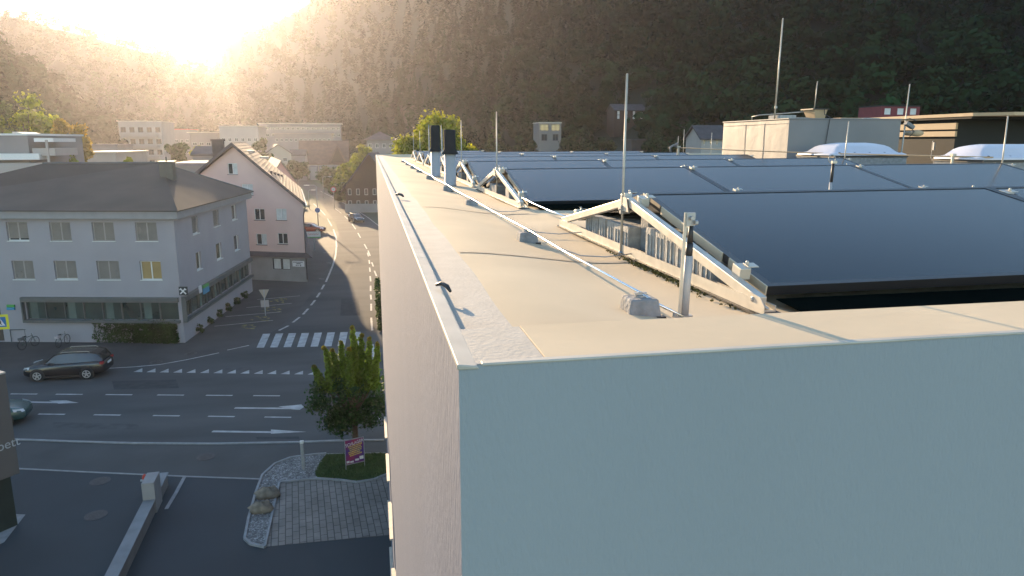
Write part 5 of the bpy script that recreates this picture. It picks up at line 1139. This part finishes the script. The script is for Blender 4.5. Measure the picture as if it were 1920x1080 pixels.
# ================================================================== OTHER HOUSES
def house(nm, label, px0_, px1_, pyb, Y, ptop, depth, wallm, roofm, roof="flat", rise=2.5, ov=.4, rows=None, cat="house", yaw=0.0, wfr=white_fr, z0=None, group=None, wpane=None, winh=1.3, balcony=None, thick=.3):
    """box house: front face spans the given pixels at distance Y, its front parallel to X turned by yaw"""
    a = Vector(atY(px0_, pyb, Y)); b = Vector(atY(px1_, pyb, Y)); mid = (a+b)/2; wd = (b-a).length; base = a.z if z0 is None else z0
    ux, uy = math.cos(yaw), math.sin(yaw); Pq = (mid.x-ux*wd/2, mid.y-uy*wd/2); Qq = (mid.x+ux*wd/2, mid.y+uy*wd/2); nx, ny = uy, -ux
    zt = zat(.5*(px0_+px1_), ptop, (mid.x, mid.y)); t = thing(nm, label, cat, (mid.x, mid.y, base), group); HOUSE_XY.append((mid.x-nx*depth/2, mid.y-ny*depth/2, max(wd, depth)*.5+5))
    R1 = (Qq[0]-nx*depth, Qq[1]-ny*depth); R0 = (Pq[0]-nx*depth, Pq[1]-ny*depth); holes = []
    for (zf, n, wf) in (rows or []):
        zc = base+(zt-base)*zf; ww = wd/n*wf; hh = winh
        for k in range(n): s = wd*(k+.5)/n; holes.append((s-ww/2, s+ww/2, zc-hh/2, zc+hh/2))
    m = MB(); gr = base-6; facade(m, Pq, Qq, gr, zt, holes, .2); facade(m, Qq, R1, gr, zt, []); facade(m, R1, R0, gr, zt, []); facade(m, R0, Pq, gr, zt, [])
    def W_(s, d, z): return (Pq[0]+ux*s-nx*d, Pq[1]+uy*s-ny*d, z)
    if roof == "gable_front":
        m.add([W_(0, 0, zt), W_(wd, 0, zt), W_(wd/2, 0, zt+rise)], [(0,1,2)]); m.add([W_(wd, depth, zt), W_(0, depth, zt), W_(wd/2, depth, zt+rise)], [(0,1,2)])
    if roof == "gable_side":
        m.add([W_(wd, 0, zt), W_(wd, depth, zt), W_(wd, depth/2, zt+rise)], [(0,1,2)]); m.add([W_(0, depth, zt), W_(0, 0, zt), W_(0, depth/2, zt+rise)], [(0,1,2)])
    m.build("wall", wallm, t)
    for h in holes: window(t, Pq, Qq, *h, depth=.18, frame=wfr, mull=1 if h[1]-h[0] > .9 else 0, pane=wpane, fr=.09)
    m = MB(); o = ov
    def sl(a_, b_, c_, d__): 
        A2 = [Vector(v) for v in (a_, b_, c_, d__)]; up_ = Vector((0, 0, thick)); m.add([tuple(v) for v in A2]+[tuple(v+up_) for v in A2], [(3,2,1,0),(4,5,6,7),(0,1,5,4),(1,2,6,5),(2,3,7,6),(3,0,4,7)])
    if roof == "flat": sl(W_(-o, -o, zt+.002), W_(wd+o, -o, zt+.002), W_(wd+o, depth+o, zt+.002), W_(-o, depth+o, zt+.002))
    if roof == "gable_front":
        k = rise/(wd/2); sl(W_(-o, -o, zt-o*k), W_(wd/2, -o, zt+rise), W_(wd/2, depth+o, zt+rise), W_(-o, depth+o, zt-o*k)); sl(W_(wd/2, -o, zt+rise+.003), W_(wd+o, -o, zt-o*k), W_(wd+o, depth+o, zt-o*k), W_(wd/2, depth+o, zt+rise+.003))
    if roof == "gable_side":
        k = rise/(depth/2); sl(W_(-o, -o, zt-o*k), W_(wd+o, -o, zt-o*k), W_(wd+o, depth/2, zt+rise), W_(-o, depth/2, zt+rise)); sl(W_(-o, depth/2, zt+rise+.003), W_(wd+o, depth/2, zt+rise+.003), W_(wd+o, depth+o, zt-o*k), W_(-o, depth+o, zt-o*k))
    if roof == "hip":
        e = min(wd, depth)/2; A2 = [W_(-o, -o, zt), W_(wd+o, -o, zt), W_(wd+o, depth+o, zt), W_(-o, depth+o, zt), W_(min(e, wd/2-.1), depth/2, zt+rise), W_(max(wd-e, wd/2+.1), depth/2, zt+rise)]; m.add(A2, [(0,1,5,4),(1,2,5),(2,3,4,5),(3,0,4),(3,2,1,0)])
    r_ = m.build("roof", roofm, t)
    for (zf, x0f, x1f, out) in (balcony or []):
        zc = base+(zt-base)*zf; m = MB(); sl2 = [W_(wd*x0f, -out, zc), W_(wd*x1f, -out, zc), W_(wd*x1f, 0, zc), W_(wd*x0f, 0, zc)]; v = [Vector(p_) for p_ in sl2]
        m.add([tuple(p_) for p_ in v]+[tuple(p_+Vector((0, 0, 1.0))) for p_ in v], [(3,2,1,0),(0,1,5,4),(1,2,6,5),(3,0,4,7),(4,5,6,7)]); m.build("balcony", wallm, t)
    return t, r_, W_, wd, zt
# terraced white block at left
t, r_, W_, wd, zt = house("terrace_block", "white modern terraced apartment block behind the bank roof", -90, 66, 335, 108, 254, 14, grey_wall, white_fr, "flat", rows=[(.45, 6, .5)], cat="building", z0=0, ov=.2, yaw=-.12, thick=.25)
for (a0, a1, ya, yb_, out, nm) in ((62, 104, 278, 292, 1.6, "balcony"), (-60, 106, 306, 331, 4.2, "balcony"), (64, 100, 259, 266, 1.5, "canopy"), (-60, 74, 288, 300, 2.2, "canopy")):
    p0, p1 = atY(a0, yb_, 108-out), atY(a1, yb_, 108-out); q1 = atY(a1, ya, 108-out); m = MB(); m.box(p0[0], 108-out, p0[2], p1[0], 108.8 if a0 < 60 else 114, q1[2]); m.build(nm, white_fr if nm == "canopy" else white_wall, t)
for a0 in (95, 104): 
    p0 = atY(a0, 330, 104); m = MB(); m.box(p0[0]-.12, 103.9, 0, p0[0]+.12, 104.2, atY(a0, 262 if a0 < 100 else 331, 104)[2]); m.build("column", white_wall, t)
p0, p1 = atY(24, 256, 112), atY(62, 256, 112); zz = atY(24, 247, 112)[2]; m = MB(); m.add([(p0[0], 112, p0[2]), (p1[0], 112, p0[2]), (p1[0], 118, p0[2]), (p0[0], 118, p0[2]), (p0[0], 112, zz), (p0[0]+.5, 112, zz), (p0[0]+.5, 118, zz), (p0[0], 118, zz)], [(3,2,1,0),(4,5,6,7),(0,1,5,4),(1,2,6,5),(2,3,7,6),(3,0,4,7)]); m.build("roof_frame", cap_mat, t)
house("hall", "low pale hall with white roof edge left of the tower block", 146, 222, 335, 170, 287, 22, white_wall, cap_mat, "flat", cat="building", z0=0, rows=[(.5, 6, .6)])
house("long_shed", "long grey flat shed beyond the low hall", 118, 226, 330, 230, 272, 14, grey_wall, roof_flat, "flat", cat="building", z0=0, rows=[(.5, 7, .5)])
house("tower_block", "tall hazy apartment block with long balconies", 232, 312, 330, 300, 228, 18, white_wall, cap_mat, "flat", cat="building", z0=0, rows=[(.30, 5, .6), (.48, 5, .6), (.66, 5, .6), (.86, 5, .6)], balcony=[(.38, .1, .9, 1.4), (.56, .1, .9, 1.4), (.74, .1, .9, 1.4)], winh=1.9, wfr=dark_sill)
house("red_block", "hazy block with red top band right of the tower block", 312, 362, 330, 350, 243, 16, grey_wall, MATS.get("sign_red"), "flat", cat="building", z0=0, rows=[(.5, 5, .5), (.75, 5, .5)])
house("flat_block", "hazy flat roofed block with wide roof slab above the small trees", 364, 415, 330, 320, 249, 16, grey_wall, cap_mat, "flat", cat="building", z0=0, rows=[(.5, 4, .6), (.75, 4, .6)], ov=1.2)
house("corner_block", "pale hazy block behind the pink house gable", 418, 490, 330, 300, 237, 22, white_wall, cap_mat, "flat", cat="building", z0=0, rows=[(.35, 6, .5), (.55, 6, .5), (.75, 6, .5)])
house("long_terrace", "very long hazy terrace with pale roof line on the slope", 488, 640, 262, 430, 233, 12, grey_wall, cap_mat, "flat", cat="building", rows=[(.3, 16, .6), (.72, 16, .6)], ov=.8, thick=.6)
house("upper_terrace", "second long hazy building just below the long terrace", 515, 622, 272, 360, 251, 12, grey_wall, mat("roof_pinkish", (.33, .27, .25), .9, .1, 1), "flat", cat="building", rows=[(.45, 12, .55)], ov=.8)
house("flat_extension", "low building with lilac flat roof between bank and pink house", 322, 400, 345, 96, 310, 12, grey_wall, roof_flat, "flat", cat="building", z0=0, ov=.3)
house("small_dormer_house", "small grey roofed house with lit ridge left of the pink chimney", 366, 402, 335, 130, 291, 8, grey_wall, roof_dark, "gable_side", rise=1.2, z0=0)
house("cream_house", "cream gabled house with square windows beyond the pink roof", 500, 548, 322, 265, 288, 12, cream_wall, roof_dark, "gable_front", rise=3.0, z0=0, rows=[(.45, 2, .28), (.8, 2, .3)], yaw=.25)
house("grey_annex", "small grey house beside the cream gabled house", 546, 574, 325, 285, 291, 9, grey_wall, roof_dark, "gable_side", rise=1.8, z0=0, rows=[(.6, 3, .5)])
t, r_, W_, wd, zt = house("red_roof_house", "large house with broad red tiled roof above white garages", 566, 650, 326, 300, 303, 16, cream_wall, roof_red, "gable_side", rise=8.0, ov=1.2, z0=0, rows=[(.5, 8, .4)])
m = MB(); g0, g1_ = wd*.66, wd*.98; zz = zt-.4; m.add([W_(g0, -.9, zz), W_(g1_, -.9, zz), W_((g0+g1_)/2, -.9, zz+6.2), W_(g0, 5, zz), W_(g1_, 5, zz), W_((g0+g1_)/2, 5, zz+6.2)], [(0,1,2),(0,2,5,3),(1,4,5,2)]); m.build("gable", wood_dark, t)
m = MB(); cg = (g0+g1_)/2
for s_ in (-1, 1): m.bar(W_(cg, -1.1, zz+6.6), W_(cg+s_*(g1_-g0)*.60, -1.1, zz-.4), .5, .14, up=(0, 1, 0))
m.build("barge_board", roof_red, t)
for k, (a0, a1) in enumerate(((582, 593), (600, 616), (618, 626), (630, 645))):
    p0, p1 = atY(a0, 327, 286), atY(a1, 313, 286); t = thing("garage_door", f"{['leftmost','second','third','rightmost'][k]} pale garage door below the red roofed house", "garage", (p0[0], 286, 0), "white garages")
    m = MB(); m.box(p0[0]-.25, 286.1, -1, p1[0]+.25, 292, p1[2]+.5); m.build("garage_wall", grey_wall, t); m = MB(); m.box(p0[0], 286.0, .05, p1[0], 286.098, p1[2]); m.build("door", white_wall, t)
house("slope_house", "grey hip roofed house among trees on the slope", 688, 740, 285, 235, 262, 11, grey_wall, roof_dark, "hip", rise=2.6, ov=1.0, rows=[(.5, 4, .5)])
# timber chalet
t, r_, W_, wd, zt = house("timber_chalet", "dark brown timber chalet with steep roof at the wall of the white building", 649, 742, 398, 152, 350, 16, wood_dark, roof_dark, "gable_front", rise=6.6, ov=1.0, z0=0, rows=[(.34, 6, .42), (.80, 6, .42)], yaw=-.12)
m = MB(); q0, q1 = Vector(W_(-.2, -.12, 0)), Vector(W_(wd+.2, -.12, 0)); m.bar(q0+Vector((0, 0, .9)), q1+Vector((0, 0, .9)), .2, 1.8); m.build("plinth", grey_base, t)
# row house behind the pink one
house("row_house", "long pale roofed row house following the bend behind the pink house", 505, 560, 400, 120, 345, 34, pink_wall, mat("roof_pale", (.22, .175, .155), .85, .15, .6, .3, 8), "gable_front", rise=3.4, ov=.5, z0=0, rows=[(.5, 4, .4)], yaw=.17)
# houses on the right hillside
house("cube_house", "modern house with white framed loggia on the dark slope", 1010, 1052, 268, 225, 231, 8, mat("loggia_wall", (.17, .16, .15), .9, .05, .3), cap_mat, "flat", rows=[(.28, 2, .5), (.78, 2, .75)], ov=.15, wfr=dark_sill, winh=2.0)
house("dark_house", "dark house with small white paned windows high on the slope", 1152, 1210, 226, 260, 207, 9, wood_dark, roof_dark, "gable_side", rise=2.2, rows=[(.35, 4, .3), (.75, 4, .3)], wpane=white_fr)
house("field_shed", "small brown shed behind the rear solar rows", 1184, 1214, 281, 170, 263, 6, mat("shed_far", (.06, .05, .045), .9, .1, 1), roof_dark, "flat")
house("white_cottage", "white cottage with dark roof left of the penthouse", 1314, 1362, 284, 150, 259, 8, white_wall, roof_dark, "gable_side", rise=2.6, ov=.6, rows=[(.7, 4, .25)])
house("red_cube_house", "dark red flat house with bright windows above the penthouse", 1650, 1722, 232, 150, 200, 8, red_wall, anthracite, "flat", ov=.05, rows=[(.72, 3, .5)], wpane=white_fr, winh=1.4)
# garden wall / hedge bits
m = MB(); m.strip([G2(560, 332), G2(600, 331), G2(650, 332)], .01, .02)
# ================================================================== VEGETATION
random.seed(11)
# lawn beyond the bend and grass slope
sheet("meadow", [(560, 330), (650, 334), (655, 372), (640, 368), (600, 345), (575, 334)], grass_m, .02)
# street tree on the lawn
tb_ = G(667, 850); H_ = zat(672, 612, tb_)
t = thing("street_tree", "street tree with dark crown and sunlit upright shoots over the lawn", "tree", tb_)
C = []; Rr = []; TN = []
cw = 2.25; z_lo = zat(640, 792, tb_)
for i in range(56):
    th_ = random.random()*6.283; rr = math.sqrt(random.random()); zz = random.random()
    rad = cw*(math.sin(min(1, zz*1.25+.28)*math.pi*.62))*rr*.85
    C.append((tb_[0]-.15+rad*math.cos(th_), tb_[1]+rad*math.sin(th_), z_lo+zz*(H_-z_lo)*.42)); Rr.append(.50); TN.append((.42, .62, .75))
shoots = [(.12, -.1, 1.0), (.50, .1, .90), (.88, -.1, .87), (1.22, .1, .80), (-.42, .0, .84), (-.80, .1, .76), (-1.15, -.1, .80), (-1.7, .1, .60), (.15, .5, .86), (-.1, -.5, .80)]
for (sx, sy, f_) in shoots:
    top = z_lo+(H_-z_lo)*f_; z0_ = z_lo+(H_-z_lo)*.36; n = 14
    for k in range(n):
        u_ = k/(n-1); C.append((tb_[0]+sx*(.75+.25*u_)+random.uniform(-.05, .05), tb_[1]+sy, z0_+(top-z0_)*u_)); Rr.append(.19*(1-u_)**.8+.08); TN.append((2.1, 1.9, .9) if u_ < .94 else (2.6, 1.3, .7))  # backlight on the shoots painted into the leaf tint
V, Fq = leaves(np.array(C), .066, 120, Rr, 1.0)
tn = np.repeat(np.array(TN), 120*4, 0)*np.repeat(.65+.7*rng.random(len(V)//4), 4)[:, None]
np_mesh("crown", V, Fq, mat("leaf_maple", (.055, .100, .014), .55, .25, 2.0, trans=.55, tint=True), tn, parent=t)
m = MB(); tv = Vector(tb_); m.tube([tv, tv+Vector((.02, 0, 1.3)), tv+Vector((0, 0, 2.8)), tv+Vector((-.05, 0, 5.0))], [.16, .13, .12, .05], 10)
for (sx, sy, f_) in shoots: m.tube([tv+Vector((0, 0, 1.9)), tv+Vector((sx*.6, sy*.7, 3.0)), Vector((tb_[0]+sx, tb_[1]+sy, z_lo+(H_-z_lo)*f_-.2))], [.06, .035, .01], 6)
m.build("trunk", bark, t, smooth=True)

def tr(px, pbase_Y, ptop, r_px, label, mt_, shape='round', zbase=None, zc0=.25, nm="tree", clumps=26, n_per=90, size=None, tA=(1, 1, 1), tB=(.7, .8, .7)):
    top = atY(px, ptop, pbase_Y); r = r_px/1340*pbase_Y; zb_ = float(terr(top[0], pbase_Y)) if zbase is None else zbase; h = top[2]-zb_
    tree(nm, label, (top[0], pbase_Y, zb_), h, r, h*zc0, mt_, clumps, n_per, size or max(.11, pbase_Y*.0021), shape=shape, tintA=tA, tintB=tB, trunk_r=max(.12, h*.018)); HOUSE_XY.append((top[0], pbase_Y, r*.5))
tr(814, 78, 206, 80, "big sunlit yellow green tree behind the rear of the roof", leaf_y, zbase=0, zc0=.35, clumps=120, n_per=150, size=.17)
tr(765, 76, 262, 38, "low yellow green tree left of the big roof side tree", leaf_y, zbase=0, zc0=.3, clumps=50, n_per=130, size=.16)
tr(868, 79, 240, 32, "smaller yellow green tree right of the big roof side tree", leaf_y, zbase=0, zc0=.3, clumps=50, n_per=130, size=.16)
tr(925, 170, 212, 30, "tall dark conifer right of the yellow green tree", leaf, 'cone', zc0=.1, nm="conifer", clumps=60, n_per=60, tA=(.6, .7, .6))
tr(118, 150, 220, 38, "golden crowned tree beside the terraced block", mat("leaf_gold", (.30, .20, .02), .6, .35, 1.4, trans=.5, tint=True), zbase=0, clumps=60, n_per=110, zc0=.4)
tr(35, 165, 172, 60, "large round green tree at the far left edge", leaf_y, clumps=50, tA=(.8, .9, .7), tB=(.4, .6, .5))
tr(-20, 170, 180, 50, "tall green tree cut by the left frame edge", leaf, clumps=40)
tr(130, 118, 270, 34, "low bushy tree above the bank roof ridge", leaf_y, zbase=0, tA=(.6, .8, .6), tB=(.4, .6, .5))
tr(238, 100, 293, 20, "small yellow tree top over the bank roof ridge", leaf_y, zbase=0, zc0=.5)
tr(328, 190, 254, 24, "rounded hazy tree before the tower block", leaf, zbase=0, tA=(.9, 1, .7))
tr(371, 185, 257, 18, "small lime rimmed tree left of the pink chimney", leaf_y, zbase=0)
tr(684, 178, 264, 26, "yellow lit tree rising behind the chalet", leaf_y, zbase=0, tA=(.8, .8, .6))
tr(664, 172, 284, 27, "sunlit bushy tree left of the chalet", leaf_y, zbase=0, zc0=.2)
tr(628, 225, 312, 32, "broad green bush at the road bend", leaf, zbase=0, zc0=.1, tA=(1, 1, .6))
tr(650, 205, 306, 28, "leafy bush between road bend and chalet", leaf_y, zbase=0, zc0=.1, tA=(.7, .8, .6))
tr(640, 180, 345, 22, "low shady bush beside the round speed sign", leaf, zbase=0, zc0=.05, tA=(.7, .8, .7))
tr(555, 262, 300, 24, "dark hedge tree before the cream house", leaf, zbase=0, zc0=.1, tA=(.7, .7, .6))
tr(520, 205, 308, 26, "dark garden tree behind the row house roof", leaf, zbase=0, zc0=.1, tA=(.6, .6, .6))
tr(490, 260, 258, 20, "hazy tree right of the pale corner block", leaf, zbase=0)
tr(1240, 165, 236, 44, "dark round tree behind the rear solar rows", leaf, tA=(.5, .6, .6), tB=(.3, .45, .4))
tr(1080, 200, 238, 36, "dark bushy tree right of the loggia house", leaf, tA=(.5, .6, .6), tB=(.3, .45, .4))
tr(985, 190, 248, 26, "dark shrub tree left of the loggia house", leaf, tA=(.5, .6, .6), tB=(.3, .45, .4))
tr(1130, 190, 246, 30, "dark tree beside the brown shed", leaf, tA=(.5, .6, .6), tB=(.3, .45, .4))
# hedge before the bank, climbing plant, plinth shrubs
def hedge(nm, label, a, b, dpt, z1, mt_, n, size, cat, tA=(1, 1, 1)):
    a, b = Vector(a), Vector(b); u_ = (b-a).normalized(); nv = Vector((-u_.y, u_.x, 0)); L_ = (b-a).length; pts = []
    for i in range(n):
        pts.append(a+u_*random.random()*L_+nv*random.random()*dpt+Vector((0, 0, random.random()*z1)))
    V, Fq = leaves(np.array([tuple(p_) for p_ in pts]), size, 14, .17); tn = np.repeat(.6+.6*rng.random(len(V)//4), 4)[:, None]*np.array(tA)
    o = np_mesh(nm, V, Fq, mt_, tn, loc=tuple(a)); tag(o, label, cat); return o
ha, hb = G(176, 642), G(331, 645); hedge("hedge", "clipped dark green hedge below the bank windows", ha, hb, .9, 1.65, leaf, 5000, .06, "hedge", (.65, .85, .7))
m = MB(); m.bar(Vector(ha)+Vector((.1, .45, .75)), Vector(hb)+Vector((-.1, .45, .75)), .7, 1.4)
ca = G(705, 632); hedge("climbing_hedge", "dark shrub squeezed between crosswalk and white building", (1.05, 54.5, 0), (.95, 62, 0), 1.0, 2.9, leaf, 900, .08, "hedge", (.6, .75, .6))
for k, (px, py) in enumerate(((374, 626), (394, 609), (411, 596), (428, 584), (445, 572), (460, 562))):
    p = G(px, py); p = (p[0], p[1], 0); cs = [(p[0]+random.uniform(-.25, .25), p[1]+random.uniform(-.25, .25), .15+random.random()*.55) for _ in range(14)]
    V, Fq = leaves(np.array(cs), .06, 26, .16); tn = np.repeat(.5+.6*rng.random(len(V)//4), 4)[:, None]*np.ones(3)
    o = np_mesh("shrub", V, Fq, leaf, tn, loc=p); tag(o, f"{['nearest','second','third','fourth','fifth','farthest'][k]} small shrub along the foot of the bank side wall", "shrub", "shrubs at the bank wall")

# ---- forest on the hills: one mass nobody could count
def proto_round(n):
    c = []
    for i in range(6):
        a = rng.random()*6.28; c.append((.26*math.cos(a)*rng.random()*1.4, .26*math.sin(a)*rng.random()*1.4, .45+.38*rng.random()))
    V, Fq = leaves(np.array(c), .060, n//6, .25, .95, jit=.22); return V
def proto_cone(n):
    V = []
    for i in range(n):
        f_ = rng.random()**.7; z = 1.08*(1-f_)+.08; r = .26*f_*(.75+.35*rng.random()); a = rng.random()*6.283; s = .045*(.5+f_)
        c = np.array([r*math.cos(a), r*math.sin(a), z]); d1 = np.array([math.cos(a), math.sin(a), -.5]); d2 = np.array([-math.sin(a), math.cos(a), 0.])
        V += [c-d1*s-d2*s*.9, c+d1*s*1.2-d2*s*.5, c+d1*s*1.2+d2*s*.5, c-d1*s+d2*s*.9]
    return np.array(V)
def forest(name, cands, nleaf, hmin, hmax):
    xs_, ys_ = cands; zs_ = terr(xs_, ys_); keep = zs_ > 3
    hx = np.array([h[0] for h in HOUSE_XY]); hy = np.array([h[1] for h in HOUSE_XY]); hr = np.array([h[2] for h in HOUSE_XY])
    dd = np.hypot(xs_[:, None]-hx, ys_[:, None]-hy) < hr; keep &= ~dd.any(1)
    # do not hide the houses: clear a lane towards the camera
    for a, b, c in HOUSE_XY:
        L_ = math.hypot(a, b)
        if L_ < 100: continue
        al = (xs_*a+ys_*b)/L_; pe = np.abs(xs_*b-ys_*a)/L_; keep &= ~((al < L_) & (al > L_-55) & (pe < c*.8))
    xs_, ys_, zs_ = xs_[keep], ys_[keep], zs_[keep]; n = len(xs_); VV = []; TT_ = []
    protos = [proto_round(nleaf) for _ in range(5)]+[proto_cone(nleaf) for _ in range(3)]
    sp_ = np.sin(xs_*.013+2)+np.sin(ys_*.017+xs_*.008)+rng.normal(size=n)*.8
    kind = np.where(sp_ > .45, rng.integers(5, 8, n), rng.integers(0, 5, n))
    for k, P_ in enumerate(protos):
        idx = np.where(kind == k)[0]
        if not len(idx): continue
        P_ = P_[:(len(P_)//4)*4]; hh = (hmin+(hmax-hmin)*rng.random(len(idx)))*(1.15 if k > 4 else 1); a = rng.random(len(idx))*6.283; wd = hh*(.95+.5*rng.random(len(idx))) if k < 5 else hh*.95
        ca_, sa_ = np.cos(a), np.sin(a); X = (P_[None, :, 0]*ca_[:, None]-P_[None, :, 1]*sa_[:, None])*wd[:, None]+xs_[idx][:, None]; Y = (P_[None, :, 0]*sa_[:, None]+P_[None, :, 1]*ca_[:, None])*wd[:, None]+ys_[idx][:, None]; Z = P_[None, :, 2]*hh[:, None]+zs_[idx][:, None]-.16*hh[:, None]
        VV.append(np.stack([X, Y, Z], -1).reshape(-1, 3)); br = (.62+.75*rng.random(len(idx))**1.3)*(1+.35*np.sin(xs_[idx]*.03+ys_[idx]*.021)); col = np.stack([br*(1.0+.35*rng.random(len(idx))*(k < 5)), br, br*.9], 1)*(np.array([.6, .72, .75]) if k > 4 else 1.0)
        TT_.append(np.repeat(col, len(P_), 0))
    V = np.concatenate(VV); T_ = np.concatenate(TT_); print(name, n, len(V)//4)
    return np_mesh(name, V, np.arange(len(V)).reshape(-1, 4), leaf_f, T_, kind="stuff")
def polar(a0, a1, d0, d1, sp):
    out = []; d = d0
    while d < d1:
        s = sp*(1+max(0, d-350)/600); nn = max(1, int((a1-a0)*d/s)); a = a0+(np.arange(nn)+rng.random(nn)*.9)/nn*(a1-a0); r = d+rng.random(nn)*s*.9; out.append(np.stack([r*np.sin(a), r*np.cos(a)], 1)); d += s
    o = np.concatenate(out); return o[:, 0], o[:, 1]
A0 = az_px(-140); A1 = az_px(2100)
xs_, ys_ = polar(A0, A1, 120, 440, 6.6); az = np.arctan2(xs_, ys_); d = np.hypot(xs_, ys_)
mk = (az > az_px(600)) | (az < az_px(315)); forest("forest", (xs_[mk], ys_[mk]), 210, 8, 15)
xs_, ys_ = polar(A0, A1, 440, 1130, 8.4); az = np.arctan2(xs_, ys_); d = np.hypot(xs_, ys_)
mk = d < np.interp(az, TT[0][0], TT[0][2])+40; mk = np.where(az > az_px(385), mk, (d > 470) | (az < az_px(330))); forest("forest", (xs_[mk], ys_[mk]), 110, 10, 17)

# ================================================================== HAZE
m = MB(); m.box(-1500, -120, -1.5, 1500, 1480, 300); hz = m.build("haze", [], None) if False else None
me = bpy.data.meshes.new("haze"); me.from_pydata(m.v, [], m.f); hm = bpy.data.materials.new("haze_air"); hm.use_nodes = True; n = hm.node_tree; n.nodes.clear()
ou = n.nodes.new("ShaderNodeOutputMaterial"); pv = n.nodes.new("ShaderNodeVolumePrincipled"); pv.inputs["Color"].default_value = (.88, .87, .96, 1); pv.inputs["Density"].default_value = HAZE_D; pv.inputs["Anisotropy"].default_value = HAZE_G
n.links.new(pv.outputs[0], ou.inputs["Volume"]); me.materials.append(hm); ho = bpy.data.objects.new("haze", me); COL.objects.link(ho); ho["kind"] = "stuff"
S.cycles.volume_bounces = 0; S.cycles.max_bounces = 6; S.cycles.transparent_max_bounces = 8
